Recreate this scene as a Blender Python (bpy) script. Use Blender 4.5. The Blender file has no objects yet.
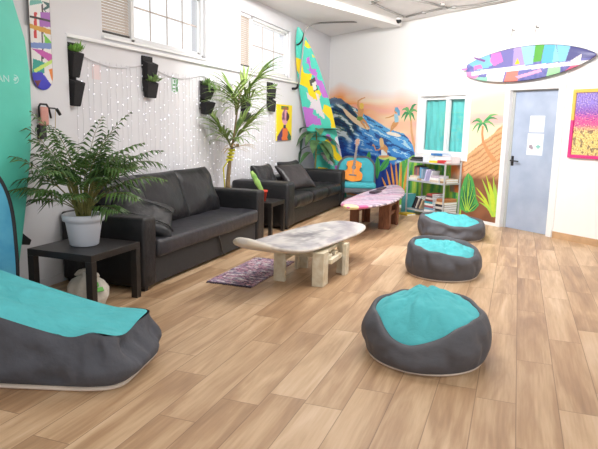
import bpy, bmesh, math, random
import numpy as np
from mathutils import Vector, Matrix, noise
random.seed(7)
scene = bpy.context.scene
COL = scene.collection
PI = math.pi

# ------------------------------------------------------------------ camera model (measured from the room)
F, PITCH, YAW, ROLL = 589.4, math.radians(9.65), math.radians(20.0), math.radians(1.32)
WB, BO, XW, ZC, H = math.radians(-38.81), -7.5723, -4.089, 3.487, 1.55
_cy, _sy = math.cos(YAW), math.sin(YAW)
FW = np.array([-_sy*math.cos(PITCH), _cy*math.cos(PITCH), -math.sin(PITCH)])
_r = np.array([_cy, _sy, 0.]); _u = np.cross(_r, FW)
RT = _r*math.cos(ROLL)+_u*math.sin(ROLL); UP = _u*math.cos(ROLL)-_r*math.sin(ROLL)
CAM = np.array([0, 0, H])
D = np.array([math.cos(WB), math.sin(WB), 0]); N = np.array([math.sin(WB), -math.cos(WB), 0])
O = np.array([XW, (BO-N[0]*XW)/N[1], 0])
def ray(x, y): return FW*F+RT*(x-299)+UP*(224.5-y)
def onz(x, y, z=0.):
    d = ray(x, y); return Vector(CAM+d*((z-H)/d[2]))
def onx(x, y, X):
    d = ray(x, y); return Vector(CAM+d*(X/d[0]))
def proj(p):
    v = np.array(p)-CAM; z = v@FW
    return 299+F*(v@RT)/z, 224.5-F*(v@UP)/z
def bwp(x, y):                       # photograph -> mural wall coordinates (along, height)
    d = ray(x, y); p = CAM+d*(BO/(d@N)); return float((p-O)@D), float(p[2])
def wall(s, z, off=0.):              # mural wall coordinates -> world
    return Vector(O+D*s+N*off)+Vector((0, 0, z))

# ------------------------------------------------------------------ materials
def lin(c): return tuple(((v/255)/12.92 if v/255 <= .04045 else ((v/255+.055)/1.055)**2.4) for v in c)
def mat(name, rgb, rough=.6, var=.0, vscale=6., bump=0., bscale=40., metal=0., spec=.5, rgb2=None, emit=0., sheen=0., stretch=None, bdist=.02):
    m = bpy.data.materials.new(name); m.use_nodes = True
    nt = m.node_tree; b = nt.nodes['Principled BSDF']
    b.inputs['Roughness'].default_value = rough; b.inputs['Metallic'].default_value = metal
    b.inputs['Specular IOR Level'].default_value = spec
    c = lin(rgb)
    b.inputs['Base Color'].default_value = (*c, 1)
    tc = nt.nodes.new('ShaderNodeTexCoord'); src = tc.outputs['Object']
    if stretch:
        mp = nt.nodes.new('ShaderNodeMapping'); mp.inputs['Scale'].default_value = stretch
        nt.links.new(src, mp.inputs['Vector']); src = mp.outputs['Vector']
    if var or rgb2:
        n = nt.nodes.new('ShaderNodeTexNoise'); n.inputs['Scale'].default_value = vscale; n.inputs['Detail'].default_value = 5
        nt.links.new(src, n.inputs['Vector'])
        cr = nt.nodes.new('ShaderNodeValToRGB'); cr.color_ramp.elements[0].position = .32; cr.color_ramp.elements[1].position = .68
        c2 = lin(rgb2) if rgb2 else tuple(min(1, v*(1+var)) for v in c)
        c1 = c if rgb2 else tuple(v*(1-var) for v in c)
        cr.color_ramp.elements[0].color = (*c1, 1); cr.color_ramp.elements[1].color = (*c2, 1)
        nt.links.new(n.outputs['Fac'], cr.inputs['Fac']); nt.links.new(cr.outputs['Color'], b.inputs['Base Color'])
    if bump:
        n2 = nt.nodes.new('ShaderNodeTexNoise'); n2.inputs['Scale'].default_value = bscale; n2.inputs['Detail'].default_value = 6
        nt.links.new(src, n2.inputs['Vector'])
        bp = nt.nodes.new('ShaderNodeBump'); bp.inputs['Strength'].default_value = bump; bp.inputs['Distance'].default_value = bdist
        nt.links.new(n2.outputs['Fac'], bp.inputs['Height']); nt.links.new(bp.outputs['Normal'], b.inputs['Normal'])
    if emit:
        b.inputs['Emission Color'].default_value = (*c, 1); b.inputs['Emission Strength'].default_value = emit
    return m
def colmat(name, rough=.5, bump=0., spec=.5, fac=.12):    # paint whose pigment is stored in the mesh
    m = bpy.data.materials.new(name); m.use_nodes = True; nt = m.node_tree; b = nt.nodes['Principled BSDF']
    a = nt.nodes.new('ShaderNodeAttribute'); a.attribute_name = 'Col'
    n = nt.nodes.new('ShaderNodeTexNoise'); n.inputs['Scale'].default_value = 30
    mx = nt.nodes.new('ShaderNodeMixRGB'); mx.blend_type = 'MULTIPLY'; mx.inputs['Fac'].default_value = fac
    nt.links.new(a.outputs['Color'], mx.inputs['Color1']); nt.links.new(n.outputs['Color'], mx.inputs['Color2'])
    nt.links.new(mx.outputs['Color'], b.inputs['Base Color'])
    b.inputs['Roughness'].default_value = rough; b.inputs['Specular IOR Level'].default_value = spec
    if bump:
        bp = nt.nodes.new('ShaderNodeBump'); bp.inputs['Strength'].default_value = bump; bp.inputs['Distance'].default_value = .01
        nt.links.new(n.outputs['Fac'], bp.inputs['Height']); nt.links.new(bp.outputs['Normal'], b.inputs['Normal'])
    return m

def floor_mat():
    m = bpy.data.materials.new('oak_planks'); m.use_nodes = True; nt = m.node_tree; L = nt.links
    b = nt.nodes['Principled BSDF']
    def M(op, a, b_=None, c=None):
        n = nt.nodes.new('ShaderNodeMath'); n.operation = op
        for i, v in enumerate((a, b_, c)):
            if v is None: continue
            if isinstance(v, (int, float)): n.inputs[i].default_value = v
            else: L.new(v, n.inputs[i])
        return n.outputs[0]
    g = nt.nodes.new('ShaderNodeNewGeometry'); sp = nt.nodes.new('ShaderNodeSeparateXYZ'); L.new(g.outputs['Position'], sp.inputs[0])
    W_, L_ = .225, 1.2
    r = M('DIVIDE', M('SUBTRACT', sp.outputs['X'], .109), W_); row = M('FLOOR', r); fr = M('SUBTRACT', r, row)
    wn = nt.nodes.new('ShaderNodeTexWhiteNoise'); wn.noise_dimensions = '1D'; L.new(row, wn.inputs['W'])
    c_ = M('ADD', M('DIVIDE', sp.outputs['Y'], L_), M('MULTIPLY', wn.outputs['Value'], 1.0)); cl = M('FLOOR', c_); fc = M('SUBTRACT', c_, cl)
    wn2 = nt.nodes.new('ShaderNodeTexWhiteNoise'); wn2.noise_dimensions = '1D'
    L.new(M('ADD', M('MULTIPLY', row, 17.31), M('MULTIPLY', cl, 5.77)), wn2.inputs['W'])
    pid = wn2.outputs['Value']
    # grain: noise stretched along the plank, shifted per plank
    cb = nt.nodes.new('ShaderNodeCombineXYZ')
    L.new(M('ADD', M('MULTIPLY', sp.outputs['X'], 6.), M('MULTIPLY', pid, 40.)), cb.inputs[0]); L.new(M('MULTIPLY', sp.outputs['Y'], .8), cb.inputs[1]); L.new(M('MULTIPLY', pid, 31.), cb.inputs[2])
    n1 = nt.nodes.new('ShaderNodeTexNoise'); n1.inputs['Scale'].default_value = 1.; n1.inputs['Detail'].default_value = 6; n1.inputs['Distortion'].default_value = .9
    L.new(cb.outputs[0], n1.inputs['Vector'])
    cb2 = nt.nodes.new('ShaderNodeCombineXYZ')
    L.new(M('ADD', M('MULTIPLY', sp.outputs['X'], 60.), M('MULTIPLY', pid, 90.)), cb2.inputs[0]); L.new(M('MULTIPLY', sp.outputs['Y'], 3.), cb2.inputs[1])
    n2 = nt.nodes.new('ShaderNodeTexNoise'); n2.inputs['Scale'].default_value = 1.; n2.inputs['Detail'].default_value = 4; L.new(cb2.outputs[0], n2.inputs['Vector'])
    f = M('ADD', M('ADD', M('MULTIPLY', n1.outputs['Fac'], .78), M('MULTIPLY', n2.outputs['Fac'], .22)), M('MULTIPLY', M('SUBTRACT', pid, .5), .16))
    cr = nt.nodes.new('ShaderNodeValToRGB'); L.new(f, cr.inputs['Fac']); e = cr.color_ramp.elements
    e[0].position = .25; e[0].color = (*lin((146, 113, 83)), 1); e[1].position = .77; e[1].color = (*lin((222, 196, 167)), 1)
    x = e.new(.45); x.color = (*lin((179, 145, 111)), 1); x = e.new(.58); x.color = (*lin((202, 171, 136)), 1)
    # joints
    ex = M('MULTIPLY', M('MINIMUM', fr, M('SUBTRACT', 1., fr)), W_); ey = M('MULTIPLY', M('MINIMUM', fc, M('SUBTRACT', 1., fc)), L_)
    j = M('LESS_THAN', M('MINIMUM', ex, ey), .0024)
    mx = nt.nodes.new('ShaderNodeMixRGB'); L.new(M('MULTIPLY', j, .62), mx.inputs['Fac']); L.new(cr.outputs['Color'], mx.inputs['Color1']); mx.inputs['Color2'].default_value = (*lin((106, 76, 54)), 1)
    L.new(mx.outputs['Color'], b.inputs['Base Color'])
    L.new(M('ADD', .30, M('MULTIPLY', n1.outputs['Fac'], .22)), b.inputs['Roughness'])
    b.inputs['Specular IOR Level'].default_value = .45
    bp = nt.nodes.new('ShaderNodeBump'); bp.inputs['Strength'].default_value = .25; bp.inputs['Distance'].default_value = .004
    L.new(M('SUBTRACT', n2.outputs['Fac'], M('MULTIPLY', j, 2.)), bp.inputs['Height']); L.new(bp.outputs['Normal'], b.inputs['Normal'])
    return m

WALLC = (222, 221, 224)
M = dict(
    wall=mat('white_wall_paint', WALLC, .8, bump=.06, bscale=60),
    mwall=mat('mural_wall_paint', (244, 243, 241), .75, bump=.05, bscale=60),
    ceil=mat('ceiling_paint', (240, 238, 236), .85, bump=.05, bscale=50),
    floor=floor_mat(),
    wood_base=mat('oak_skirting', (198, 162, 124), .5, var=.12, vscale=8),
    white=mat('white_lacquer', (240, 240, 240), .4),
    white_pl=mat('white_plastic', (232, 232, 232), .35),
    frame_grey=mat('grey_reveal', (176, 178, 176), .5),
    sash=mat('window_sash_grey', (226, 226, 228), .4),
    muntin=mat('muntin_beige', (196, 182, 174), .5),
    blind=mat('blind_slats', (196, 180, 166), .6),
    darkgap=mat('dark_gap', (70, 66, 62), .7),
    black=mat('black_brown_veneer', (34, 31, 30), .38, var=.2, vscale=14, bump=.05),
    leather=mat('black_leather', (32, 32, 34), .42, spec=.4, var=.12, vscale=9, bump=.22, bscale=28),
    leather_soft=mat('black_soft_leather', (29, 29, 32), .38, spec=.4, var=.12, vscale=6, bump=.35, bscale=16),
    leather_seat=mat('black_seat_leather', (46, 46, 52), .42, var=.10, vscale=6, bump=.25, bscale=14),
    sofa_base=mat('sofa_base_fabric', (48, 47, 48), .75, var=.08, vscale=30),
    pillow=mat('dark_satin_pillow', (42, 38, 40), .4, var=.1, vscale=6, bump=.3, bscale=14),
    teal_fab=mat('turquoise_canvas', (86, 188, 195), .85, var=.05, vscale=10, bump=.45, bscale=9, bdist=.04),
    grey_fab=mat('grey_canvas', (84, 84, 90), .6, var=.05, vscale=12, bump=.35, bscale=4, bdist=.05, stretch=(1, 1, 2.0)),
    grey_fab2=mat('dark_grey_canvas', (78, 80, 88), .75, var=.06, vscale=12, bump=.5, bscale=7, bdist=.05),
    cream=mat('cream_canvas', (226, 208, 192), .85),
    teal_board=mat('seafoam_board_skin', (94, 208, 186), .45, var=.05, vscale=3, bump=.08, bscale=20),
    blue_board=mat('blue_board_skin', (62, 160, 205), .5, rgb2=(96, 190, 220), vscale=5, bump=.08),
    rail=mat('black_rail', (32, 34, 38), .5),
    letter=mat('white_print', (196, 232, 226), .6),
    felt=mat('black_felt', (38, 36, 38), .9, var=.15, vscale=30, bump=.2, bscale=70),
    succ=mat('pale_succulent', (126, 160, 92), .6, var=.25, vscale=20),
    soil=mat('potting_soil', (54, 42, 34), .95, bump=.4),
    leaf=mat('palm_leaf', (42, 72, 34), .45, rgb2=(86, 122, 52), vscale=8),
    leaf2=mat('lady_palm_leaf', (86, 120, 48), .5, rgb2=(156, 180, 96), vscale=7),
    leafdry=mat('dry_palm_leaf', (176, 150, 98), .6, var=.15, vscale=10),
    leafdk=mat('broad_leaf', (48, 78, 50), .4, rgb2=(92, 126, 76), vscale=9),
    stem=mat('plant_stem', (120, 118, 64), .6, var=.2, vscale=20),
    trunk=mat('brown_trunk', (132, 112, 78), .8, var=.25, vscale=40),
    ribbon=mat('yellow_ribbon', (226, 220, 60), .6),
    potw=mat('white_pot', (216, 220, 230), .4),
    potd=mat('dark_pot', (60, 56, 54), .6),
    potr=mat('red_pot', (206, 66, 44), .5),
    cactus=mat('cactus_skin', (96, 150, 66), .6, rgb2=(150, 180, 96), vscale=14),
    bag=mat('cotton_bag', (214, 208, 196), .85, var=.06, vscale=20, bump=.5, bscale=26),
    bagmark=mat('green_print', (104, 180, 84), .7),
    painted_wood=mat('worn_white_wood', (230, 224, 204), .6, rgb2=(208, 192, 160), vscale=12, bump=.2),
    red_wood=mat('red_brown_wood', (142, 92, 62), .55, rgb2=(108, 66, 44), vscale=9, stretch=(6, 6, 1), bump=.1),
    metal=mat('grey_steel', (186, 190, 194), .4, metal=.2),
    conduit=mat('grey_conduit', (158, 156, 152), .5, metal=.2),
    blackp=mat('black_plastic', (28, 28, 30), .4),
    door=mat('blue_grey_door', (158, 172, 196), .42, rgb2=(178, 190, 210), vscale=3, bump=.04),
    paper=mat('white_paper', (232, 236, 242), .8),
    ink=mat('grey_print', (200, 207, 216), .8),
    inkd=mat('dark_print', (168, 156, 168), .8),
    inkg=mat('teal_print', (140, 200, 192), .8),
    curtain=mat('turquoise_curtain', (92, 204, 202), .7, var=.06, vscale=6),
    glass=None,
    guitar=mat('guitar_top', (240, 146, 22), .5, spec=.25, rgb2=(226, 128, 18), vscale=3, stretch=(8, 1, 1)),
    guitar_side=mat('guitar_side', (150, 80, 34), .35),
    guitar_neck=mat('guitar_neck', (62, 42, 32), .4),
    chair_teal=mat('turquoise_upholstery', (70, 176, 190), .8, var=.05, vscale=14),
    chair_grey=mat('grey_upholstery', (92, 96, 104), .8, var=.08, vscale=14),
    wire=mat('clear_wire', (214, 212, 216), .4),
    bulb=mat('lit_bulb', (240, 240, 255), .4, emit=2.6),
    green_print=mat('green_poster_ink', (118, 168, 122), .8),
    pink_paper=mat('faint_pink_paper', (232, 214, 214), .85),
    gold=mat('gold_moulding', (226, 186, 84), .45),
    magenta=mat('magenta_moulding', (214, 52, 128), .5),
    pinkbox=mat('pink_enamel', (216, 160, 146), .5, rgb2=(204, 140, 130), vscale=10),
    tan=mat('tan_cord', (200, 170, 110), .6),
)
g = bpy.data.materials.new('window_glass'); g.use_nodes = True
gnt = g.node_tree; gnt.nodes.remove(gnt.nodes['Principled BSDF'])
g_t = gnt.nodes.new('ShaderNodeBsdfTransparent'); g_g = gnt.nodes.new('ShaderNodeBsdfGlossy'); g_g.inputs['Roughness'].default_value = .02
g_m = gnt.nodes.new('ShaderNodeMixShader'); g_m.inputs[0].default_value = .05
gnt.links.new(g_t.outputs[0], g_m.inputs[1]); gnt.links.new(g_g.outputs[0], g_m.inputs[2]); gnt.links.new(g_m.outputs[0], gnt.nodes['Material Output'].inputs['Surface'])
M['glass'] = g
PAINT = colmat('painted_pigment', .75, fac=0.); PAINTG = colmat('glossy_pigment', .35); PAINTF = colmat('woven_pigment', .95, bump=.6)

# ------------------------------------------------------------------ object helpers
XF = {}
def thing(name, label, cat, loc=(0, 0, 0), rotz=0., group=None):
    o = bpy.data.objects.new(name, None); COL.objects.link(o); o.empty_display_size = .1
    o.location = loc; o.rotation_euler = (0, 0, rotz); o['label'] = label; o['category'] = cat
    if group: o['group'] = group
    XF[o] = Matrix.Translation(Vector(loc)) @ Matrix.Rotation(rotz, 4, 'Z')
    return o
def tag(o, label, cat, group=None, kind=None):
    o['label'] = label; o['category'] = cat
    if group: o['group'] = group
    if kind: o['kind'] = kind
    return o
def new(): return _B()
class _B:
    """thin wrapper around bmesh"""
    def __init__(s): s.b = bmesh.new()
    def transform(s, m): bmesh.ops.transform(s.b, matrix=m, verts=s.b.verts[:])
    def v(s, p): return s.b.verts.new(p)
    def f(s, vs, mi=0):
        try:
            f = s.b.faces.new(vs); f.material_index = mi; return f
        except ValueError: return None
def finish(name, B, mats, parent=None, smooth=False, label=None, subsurf=0, bevel=0., loc=None, recalc=True, colors=None, struct=False, ang=None):
    if not isinstance(mats, (list, tuple)): mats = [mats]
    mats = [M[m_] if isinstance(m_, str) else m_ for m_ in mats]
    top = parent
    while top is not None and top.parent is not None: top = top.parent
    if top is not None: B.transform(XF[top].inverted())
    elif loc is not None: B.transform(Matrix.Translation(-Vector(loc)))
    if recalc: bmesh.ops.recalc_face_normals(B.b, faces=B.b.faces[:])
    if colors is not None:
        lay = B.b.loops.layers.float_color.new('Col')
        B.b.faces.ensure_lookup_table()
        for f, c in zip(B.b.faces, colors):
            for l in f.loops: l[lay] = (*c, 1)
    me = bpy.data.meshes.new(name); B.b.to_mesh(me); B.b.free()
    for m_ in mats: me.materials.append(m_)
    if smooth:
        for p in me.polygons: p.use_smooth = True
    o = bpy.data.objects.new(name, me); COL.objects.link(o)
    if parent is not None: o.parent = parent
    elif loc is not None: o.location = loc
    if label: o['label'] = label
    if struct: o['kind'] = 'structure'
    if bevel:
        md = o.modifiers.new('bevel', 'BEVEL'); md.width = bevel; md.segments = 2; md.limit_method = 'ANGLE'; md.harden_normals = False
    if subsurf:
        md = o.modifiers.new('sub', 'SUBSURF'); md.levels = subsurf; md.render_levels = subsurf
    return o
def hexa(B, P, mi=0):            # 8 corners: bottom 4 then top 4
    v = [B.v(p) for p in P]
    for q in ((3, 2, 1, 0), (4, 5, 6, 7), (0, 1, 5, 4), (1, 2, 6, 5), (2, 3, 7, 6), (3, 0, 4, 7)): B.f([v[i] for i in q], mi)
def box(B, x0, x1, y0, y1, z0, z1, mi=0, m=None):
    P = [Vector(p) for p in ((x0, y0, z0), (x1, y0, z0), (x1, y1, z0), (x0, y1, z0), (x0, y0, z1), (x1, y0, z1), (x1, y1, z1), (x0, y1, z1))]
    if m is not None: P = [m @ p for p in P]
    hexa(B, P, mi); return B
def wbox(B, s0, s1, z0, z1, o0, o1, mi=0):    # box in mural wall coordinates
    hexa(B, [wall(s0, z0, o0), wall(s1, z0, o0), wall(s1, z0, o1), wall(s0, z0, o1), wall(s0, z1, o0), wall(s1, z1, o0), wall(s1, z1, o1), wall(s0, z1, o1)], mi); return B
def frame_of(t):
    t = Vector(t).normalized(); a = Vector((0, 0, 1)) if abs(t.z) < .9 else Vector((1, 0, 0))
    n = t.cross(a).normalized(); return n, t.cross(n).normalized()
def tube(B, pts, r, seg=8, mi=0, cap=True):
    pts = [Vector(p) for p in pts]; rings = []
    n = None
    for i, p in enumerate(pts):
        t = (pts[min(i+1, len(pts)-1)]-pts[max(i-1, 0)])
        if t.length < 1e-9: t = Vector((0, 0, 1))
        t.normalize()
        if n is None: n, _b = frame_of(t)
        n = (n-t*n.dot(t))
        if n.length < 1e-6: n, _b = frame_of(t)
        n.normalize(); b = t.cross(n)
        rr = r[i] if isinstance(r, (list, tuple)) else r
        rings.append([B.v(p+(n*math.cos(2*PI*k/seg)+b*math.sin(2*PI*k/seg))*rr) for k in range(seg)])
    for a, c in zip(rings, rings[1:]):
        for k in range(seg): B.f([a[k], a[(k+1) % seg], c[(k+1) % seg], c[k]], mi)
    if cap: B.f(rings[0][::-1], mi); B.f(rings[-1], mi)
    return B
def lathe(B, prof, c=(0, 0, 0), seg=28, mi=0, m=None):
    c = Vector(c); rings = []
    for r, z in prof:
        ring = []
        for k in range(seg):
            p = Vector((max(r, 1e-4)*math.cos(2*PI*k/seg), max(r, 1e-4)*math.sin(2*PI*k/seg), z))
            if m is not None: p = m @ p
            ring.append(B.v(p+c))
        rings.append(ring)
    for a, b in zip(rings, rings[1:]):
        for k in range(seg): B.f([a[k], a[(k+1) % seg], b[(k+1) % seg], b[k]], mi)
    B.f(rings[0][::-1], mi); B.f(rings[-1], mi); return B
def prism(B, pts, fn, t0, t1, mi=0):          # 2-D outline extruded; fn(a, b, depth) -> world
    lo = [B.v(fn(a, b, t0)) for a, b in pts]; hi = [B.v(fn(a, b, t1)) for a, b in pts]
    n = len(pts)
    for k in range(n): B.f([lo[k], lo[(k+1) % n], hi[(k+1) % n], hi[k]], mi)
    B.f(lo[::-1], mi); B.f(hi, mi); return B
def rbox(B, x0, x1, y0, y1, z0, z1, r=.03, seg=3, m=None, mi=0, wr=0., cuts=0, seed=0.):   # rounded, optionally wrinkled box
    t = bmesh.new(); bmesh.ops.create_cube(t, size=1)
    bmesh.ops.transform(t, matrix=Matrix.Translation(((x0+x1)/2, (y0+y1)/2, (z0+z1)/2)) @ Matrix.Diagonal((x1-x0, y1-y0, z1-z0, 1)), verts=t.verts[:])
    bmesh.ops.bevel(t, geom=t.edges[:], offset=r, segments=seg, affect='EDGES', profile=.5)
    if cuts: bmesh.ops.subdivide_edges(t, edges=[e for e in t.edges if e.calc_length() > .12], cuts=cuts, use_grid_fill=True)
    t.normal_update()
    if wr:
        for v in t.verts: v.co += v.normal*wr*(noise.noise(v.co*5+Vector((seed, 3, 1)))+.6*noise.noise(v.co*11+Vector((7, seed, 2))))
    if m is not None: bmesh.ops.transform(t, matrix=m, verts=t.verts[:])
    mp = {v: B.v(v.co) for v in t.verts}
    for f in t.faces: B.f([mp[v] for v in f.verts], mi)
    t.free(); return B
def cushion(B, m, w, h, t, n=18, pinch=.06, wr=.012, seed=0., sag=0., mi=0):
    def P(u, v, s):
        x = w/2*u*(1-pinch*(1-v*v)); y = h/2*v*(1-pinch*(1-u*u))
        e = max(0, (1-abs(u)**3.2))*max(0, (1-abs(v)**3.2))
        z = s*t/2*e**.42
        q = Vector((x, y, z))
        d = noise.noise(Vector((u*1.6+seed, v*1.6, s*.7)))+.7*noise.noise(Vector((u*3.7+seed, v*3.1-seed, s)))
        # folds running out of the corners
        d += .5*math.sin(9*(abs(u)-abs(v))+seed)*(abs(u)*abs(v))
        q.z += s*wr*d*min(1, e*3); q.y -= sag*(1-u*u)*max(0, v)
        return m @ q
    G = {}
    for s in (1, -1):
        for i in range(n+1):
            for j in range(n+1):
                u = math.sin((i/n*2-1)*PI/2); v = math.sin((j/n*2-1)*PI/2)
                if s == -1 and (i in (0, n) or j in (0, n)): G[(s, i, j)] = G[(1, i, j)]
                else: G[(s, i, j)] = B.v(P(u, v, s))
    for s in (1, -1):
        for i in range(n):
            for j in range(n):
                q = [G[(s, i, j)], G[(s, i+1, j)], G[(s, i+1, j+1)], G[(s, i, j+1)]]
                B.f(q if s == 1 else q[::-1], mi)
    return B
def basis(x, y, z, o): return Matrix(((x[0], y[0], z[0], o[0]), (x[1], y[1], z[1], o[1]), (x[2], y[2], z[2], o[2]), (0, 0, 0, 1)))
def inpoly(x, y, P):
    c = False; n = len(P); j = n-1
    for i in range(n):
        if (P[i][1] > y) != (P[j][1] > y) and x < (P[j][0]-P[i][0])*(y-P[i][1])/(P[j][1]-P[i][1])+P[i][0]: c = not c
        j = i
    return c
def rn(x, y, z=0.): return (1-min(1, 2.2*abs(noise.noise(Vector((x, y, z))))))**2
def mixc(a, b, t):
    t = max(0, min(1, t)); return tuple(x+(y-x)*t for x, y in zip(a, b))
L = lin

# ------------------------------------------------------------------ the room
B = new(); box(B, -4.4, 5, -4, 14.2, -.12, 0); finish('floor', B, 'floor', struct=True)
B = new(); box(B, -4.4, 5, -4, 14.2, ZC, ZC+.15); finish('ceiling', B, 'ceil', struct=True)
# left wall, pierced by two windows
W1, W2 = (5.20, 7.36, 2.40, 3.225), (8.44, 10.54, 2.385, 3.225)
B = new()
x0, x1 = XW-.22, XW
box(B, x0, x1, -4, 13.1, 0, 2.385)
for ya, yb in ((-4, W1[0]), (W1[1], W2[0]), (W2[1], 13.1)): box(B, x0, x1, ya, yb, 2.385, 3.225)
box(B, x0, x1, W1[0], W1[1], 2.385, W1[2])
box(B, x0, x1, -4, 13.1, 3.225, ZC)
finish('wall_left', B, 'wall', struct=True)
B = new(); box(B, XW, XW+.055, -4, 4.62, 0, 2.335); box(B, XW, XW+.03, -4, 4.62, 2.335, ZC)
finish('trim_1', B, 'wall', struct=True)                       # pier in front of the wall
B = new(); box(B, XW, XW+.05, 4.62, 11.4, 2.31, 2.345)
finish('trim_2', B, 'white', struct=True, bevel=.006)           # ledge below the windows
B = new(); box(B, XW, XW+.012, 4.62, 12.6, 0, .08); box(B, XW+.055, XW+.067, -4, 4.62, 0, .08)
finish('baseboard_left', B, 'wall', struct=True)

DS0, DS1, DZ = 5.03, 5.92, 2.15
S0, S1, SZ0, SZ1 = 2.99, 4.20, 1.03, 2.135
B = new()
for a, b, z0, z1 in ((-.02, S0, 0, ZC), (S0, S1, 0, SZ0), (S0, S1, SZ1, ZC), (S1, DS0, 0, ZC), (DS0, DS1, DZ, ZC), (DS1, 11, 0, ZC)):
    wbox(B, a, b, z0, z1, -.22, 0)
finish('wall_back', B, 'mwall', struct=True)
B = new(); wbox(B, DS1+.075, 11, 0, .095, 0, .014); finish('baseboard_right', B, 'wood_base', struct=True)
B = new(); wbox(B, 4.24, DS0-.075, 0, .05, 0, .012); finish('baseboard_back', B, 'white', struct=True)
B = new(); wbox(B, 5.98, 6.0, .095, 2.45, 0, .018); wbox(B, 5.98, 11, 2.43, 2.45, 0, .018)
finish('trim_3', B, 'white', struct=True)
# beam
B = new()
P = [(-3.53, 9.053), (-2.664, 11.291), (-2.266, 11.34), (-2.25, 10.86), (-2.80, 9.336)]
d = (Vector((-2.664, 11.291, 0))-Vector((-3.53, 9.053, 0)))
P0 = [Vector((-3.53, 9.053, 0))-d*1.6, Vector((-2.664, 11.291, 0))+d*.10, Vector((-2.20, 11.36, 0)), Vector((-2.80, 9.33, 0))-d*1.6]
prism(B, [(p.x, p.y) for p in P0], lambda a, b, t: Vector((a, b, t)), 3.385, ZC)
finish('trim_4', B, 'ceil', struct=True)

# windows of the left wall
def left_window(n, w, blind_to, cols):
    y0, y1, z0, z1 = w
    fr = thing('window_%d' % n, 'white sliding window with slatted blind in the left wall, %s' % ('nearer one' if n == 1 else 'farther one by the tall plant'), 'window', (XW, (y0+y1)/2, z0)); fr['kind'] = 'structure'
    B = new(); xa, xb = XW-.12, XW-.04
    box(B, xa, xb, y0, y1, z0, z0+.045); box(B, xa, xb, y0, y1, z1-.045, z1); box(B, xa, xb, y0, y0+.04, z0, z1); box(B, xa, xb, y1-.05, y1, z0, z1)
    box(B, xa-.01, xb, blind_to-.03, blind_to+.03, z0, z1)
    finish('window_frame', B, 'white_pl', fr, bevel=.006)
    B = new(); box(B, xa+.01, xa+.04, blind_to+.03, blind_to+.06, z0+.045, z1-.045); box(B, xa+.01, xa+.04, y1-.085, y1-.05, z0+.045, z1-.045)
    box(B, xa+.01, xa+.04, blind_to+.03, y1-.05, z0+.045, z0+.08); box(B, xa+.01, xa+.04, blind_to+.03, y1-.05, z1-.08, z1-.045)
    finish('sash', B, 'sash', fr)
    B = new(); a, b = blind_to+.06, y1-.085
    for k in range(1, cols): box(B, xa+.018, xa+.03, a+(b-a)*k/cols-.006, a+(b-a)*k/cols+.006, z0+.08, z1-.08)
    zm = z0+.08+(z1-z0-.16)*.50; box(B, xa+.018, xa+.03, a, b, zm-.008, zm+.008)
    finish('muntin', B, 'muntin', fr)
    B = new(); box(B, xa+.020, xa+.026, y0+.04, y1-.05, z0+.045, z1-.045); finish('pane', B, 'glass', fr)
    B = new()
    nsl = 24
    for k in range(nsl):
        z = z0+.075+(z1-z0-.12)*(k+.5)/nsl; m = Matrix.Translation((xa+.045, 0, z)) @ Matrix.Rotation(math.radians(58), 4, 'Y')
        box(B, -.016, .016, y0+.045, blind_to-.035, -.0012, .0012, m=m)
    finish('blind', B, 'blind', fr)
    B = new(); box(B, xa+.035, xa+.06, y0+.045, blind_to-.035, z0+.047, z0+.072); finish('blind_bottom_rail', B, 'darkgap', fr)
    B = new(); box(B, XW-.04, XW+.035, y0-.02, y1+.02, z0-.025, z0); finish('window_sill', B, 'white', fr, bevel=.005)
left_window(1, W1, 5.78, 4)
left_window(2, W2, 8.93, 3)

# window in the mural wall
w3 = thing('window_3', 'white two pane window with turquoise curtains in the mural wall', 'window', wall((S0+S1)/2, SZ0, 0)); w3['kind'] = 'structure'
B = new()
wbox(B, S0-.02, S0+.05, SZ0-.03, SZ1+.03, -.10, .02); wbox(B, S1-.05, S1+.015, SZ0-.03, SZ1+.03, -.10, .02); wbox(B, S0+.05, S1-.05, SZ1-.04, SZ1+.03, -.10, .02); wbox(B, S0+.05, S1-.05, SZ0-.03, SZ0+.05, -.10, .02)
finish('window_frame', B, 'white', w3, bevel=.005)
sm = (S0+S1)/2+.08
for a, b, o in ((S0+.05, sm+.05, -.09), (sm-.02, S1-.05, -.055)):
    B = new(); z0, z1 = SZ0+.05, SZ1-.04
    wbox(B, a, a+.06, z0, z1, o, o+.035); wbox(B, b-.06, b, z0, z1, o, o+.035); wbox(B, a+.06, b-.06, z0, z0+.06, o, o+.035); wbox(B, a+.06, b-.06, z1-.06, z1, o, o+.035)
    s_ = finish('sash', B, 'white', w3, bevel=.004)
    B = new(); wbox(B, a+.05, b-.05, z0+.05, z1-.05, o+.014, o+.02); finish('pane', B, 'glass', s_)
    B = new(); n = 40; rows = 14; G = []
    for j in range(rows+1):
        row = []
        for i in range(n+1):
            t = i/n; s = a+.04+(b-a-.08)*t; z = z0+.03+(z1-z0-.06)*j/rows
            dp = .014*math.sin(t*22+.8*math.sin(j*.5)+a*5)+.007*math.sin(t*49+j*.7)
            row.append(B.v(wall(s, z, -.135+dp)))
        G.append(row)
    for j in range(rows):
        for i in range(n): B.f([G[j][i], G[j][i+1], G[j+1][i+1], G[j+1][i]])
    finish('curtain', B, 'curtain', w3, smooth=True)
B = new(); wbox(B, S0, S1, SZ0, SZ1, -.21, -.205); finish('shutter_backing', B, 'curtain', w3)

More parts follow.
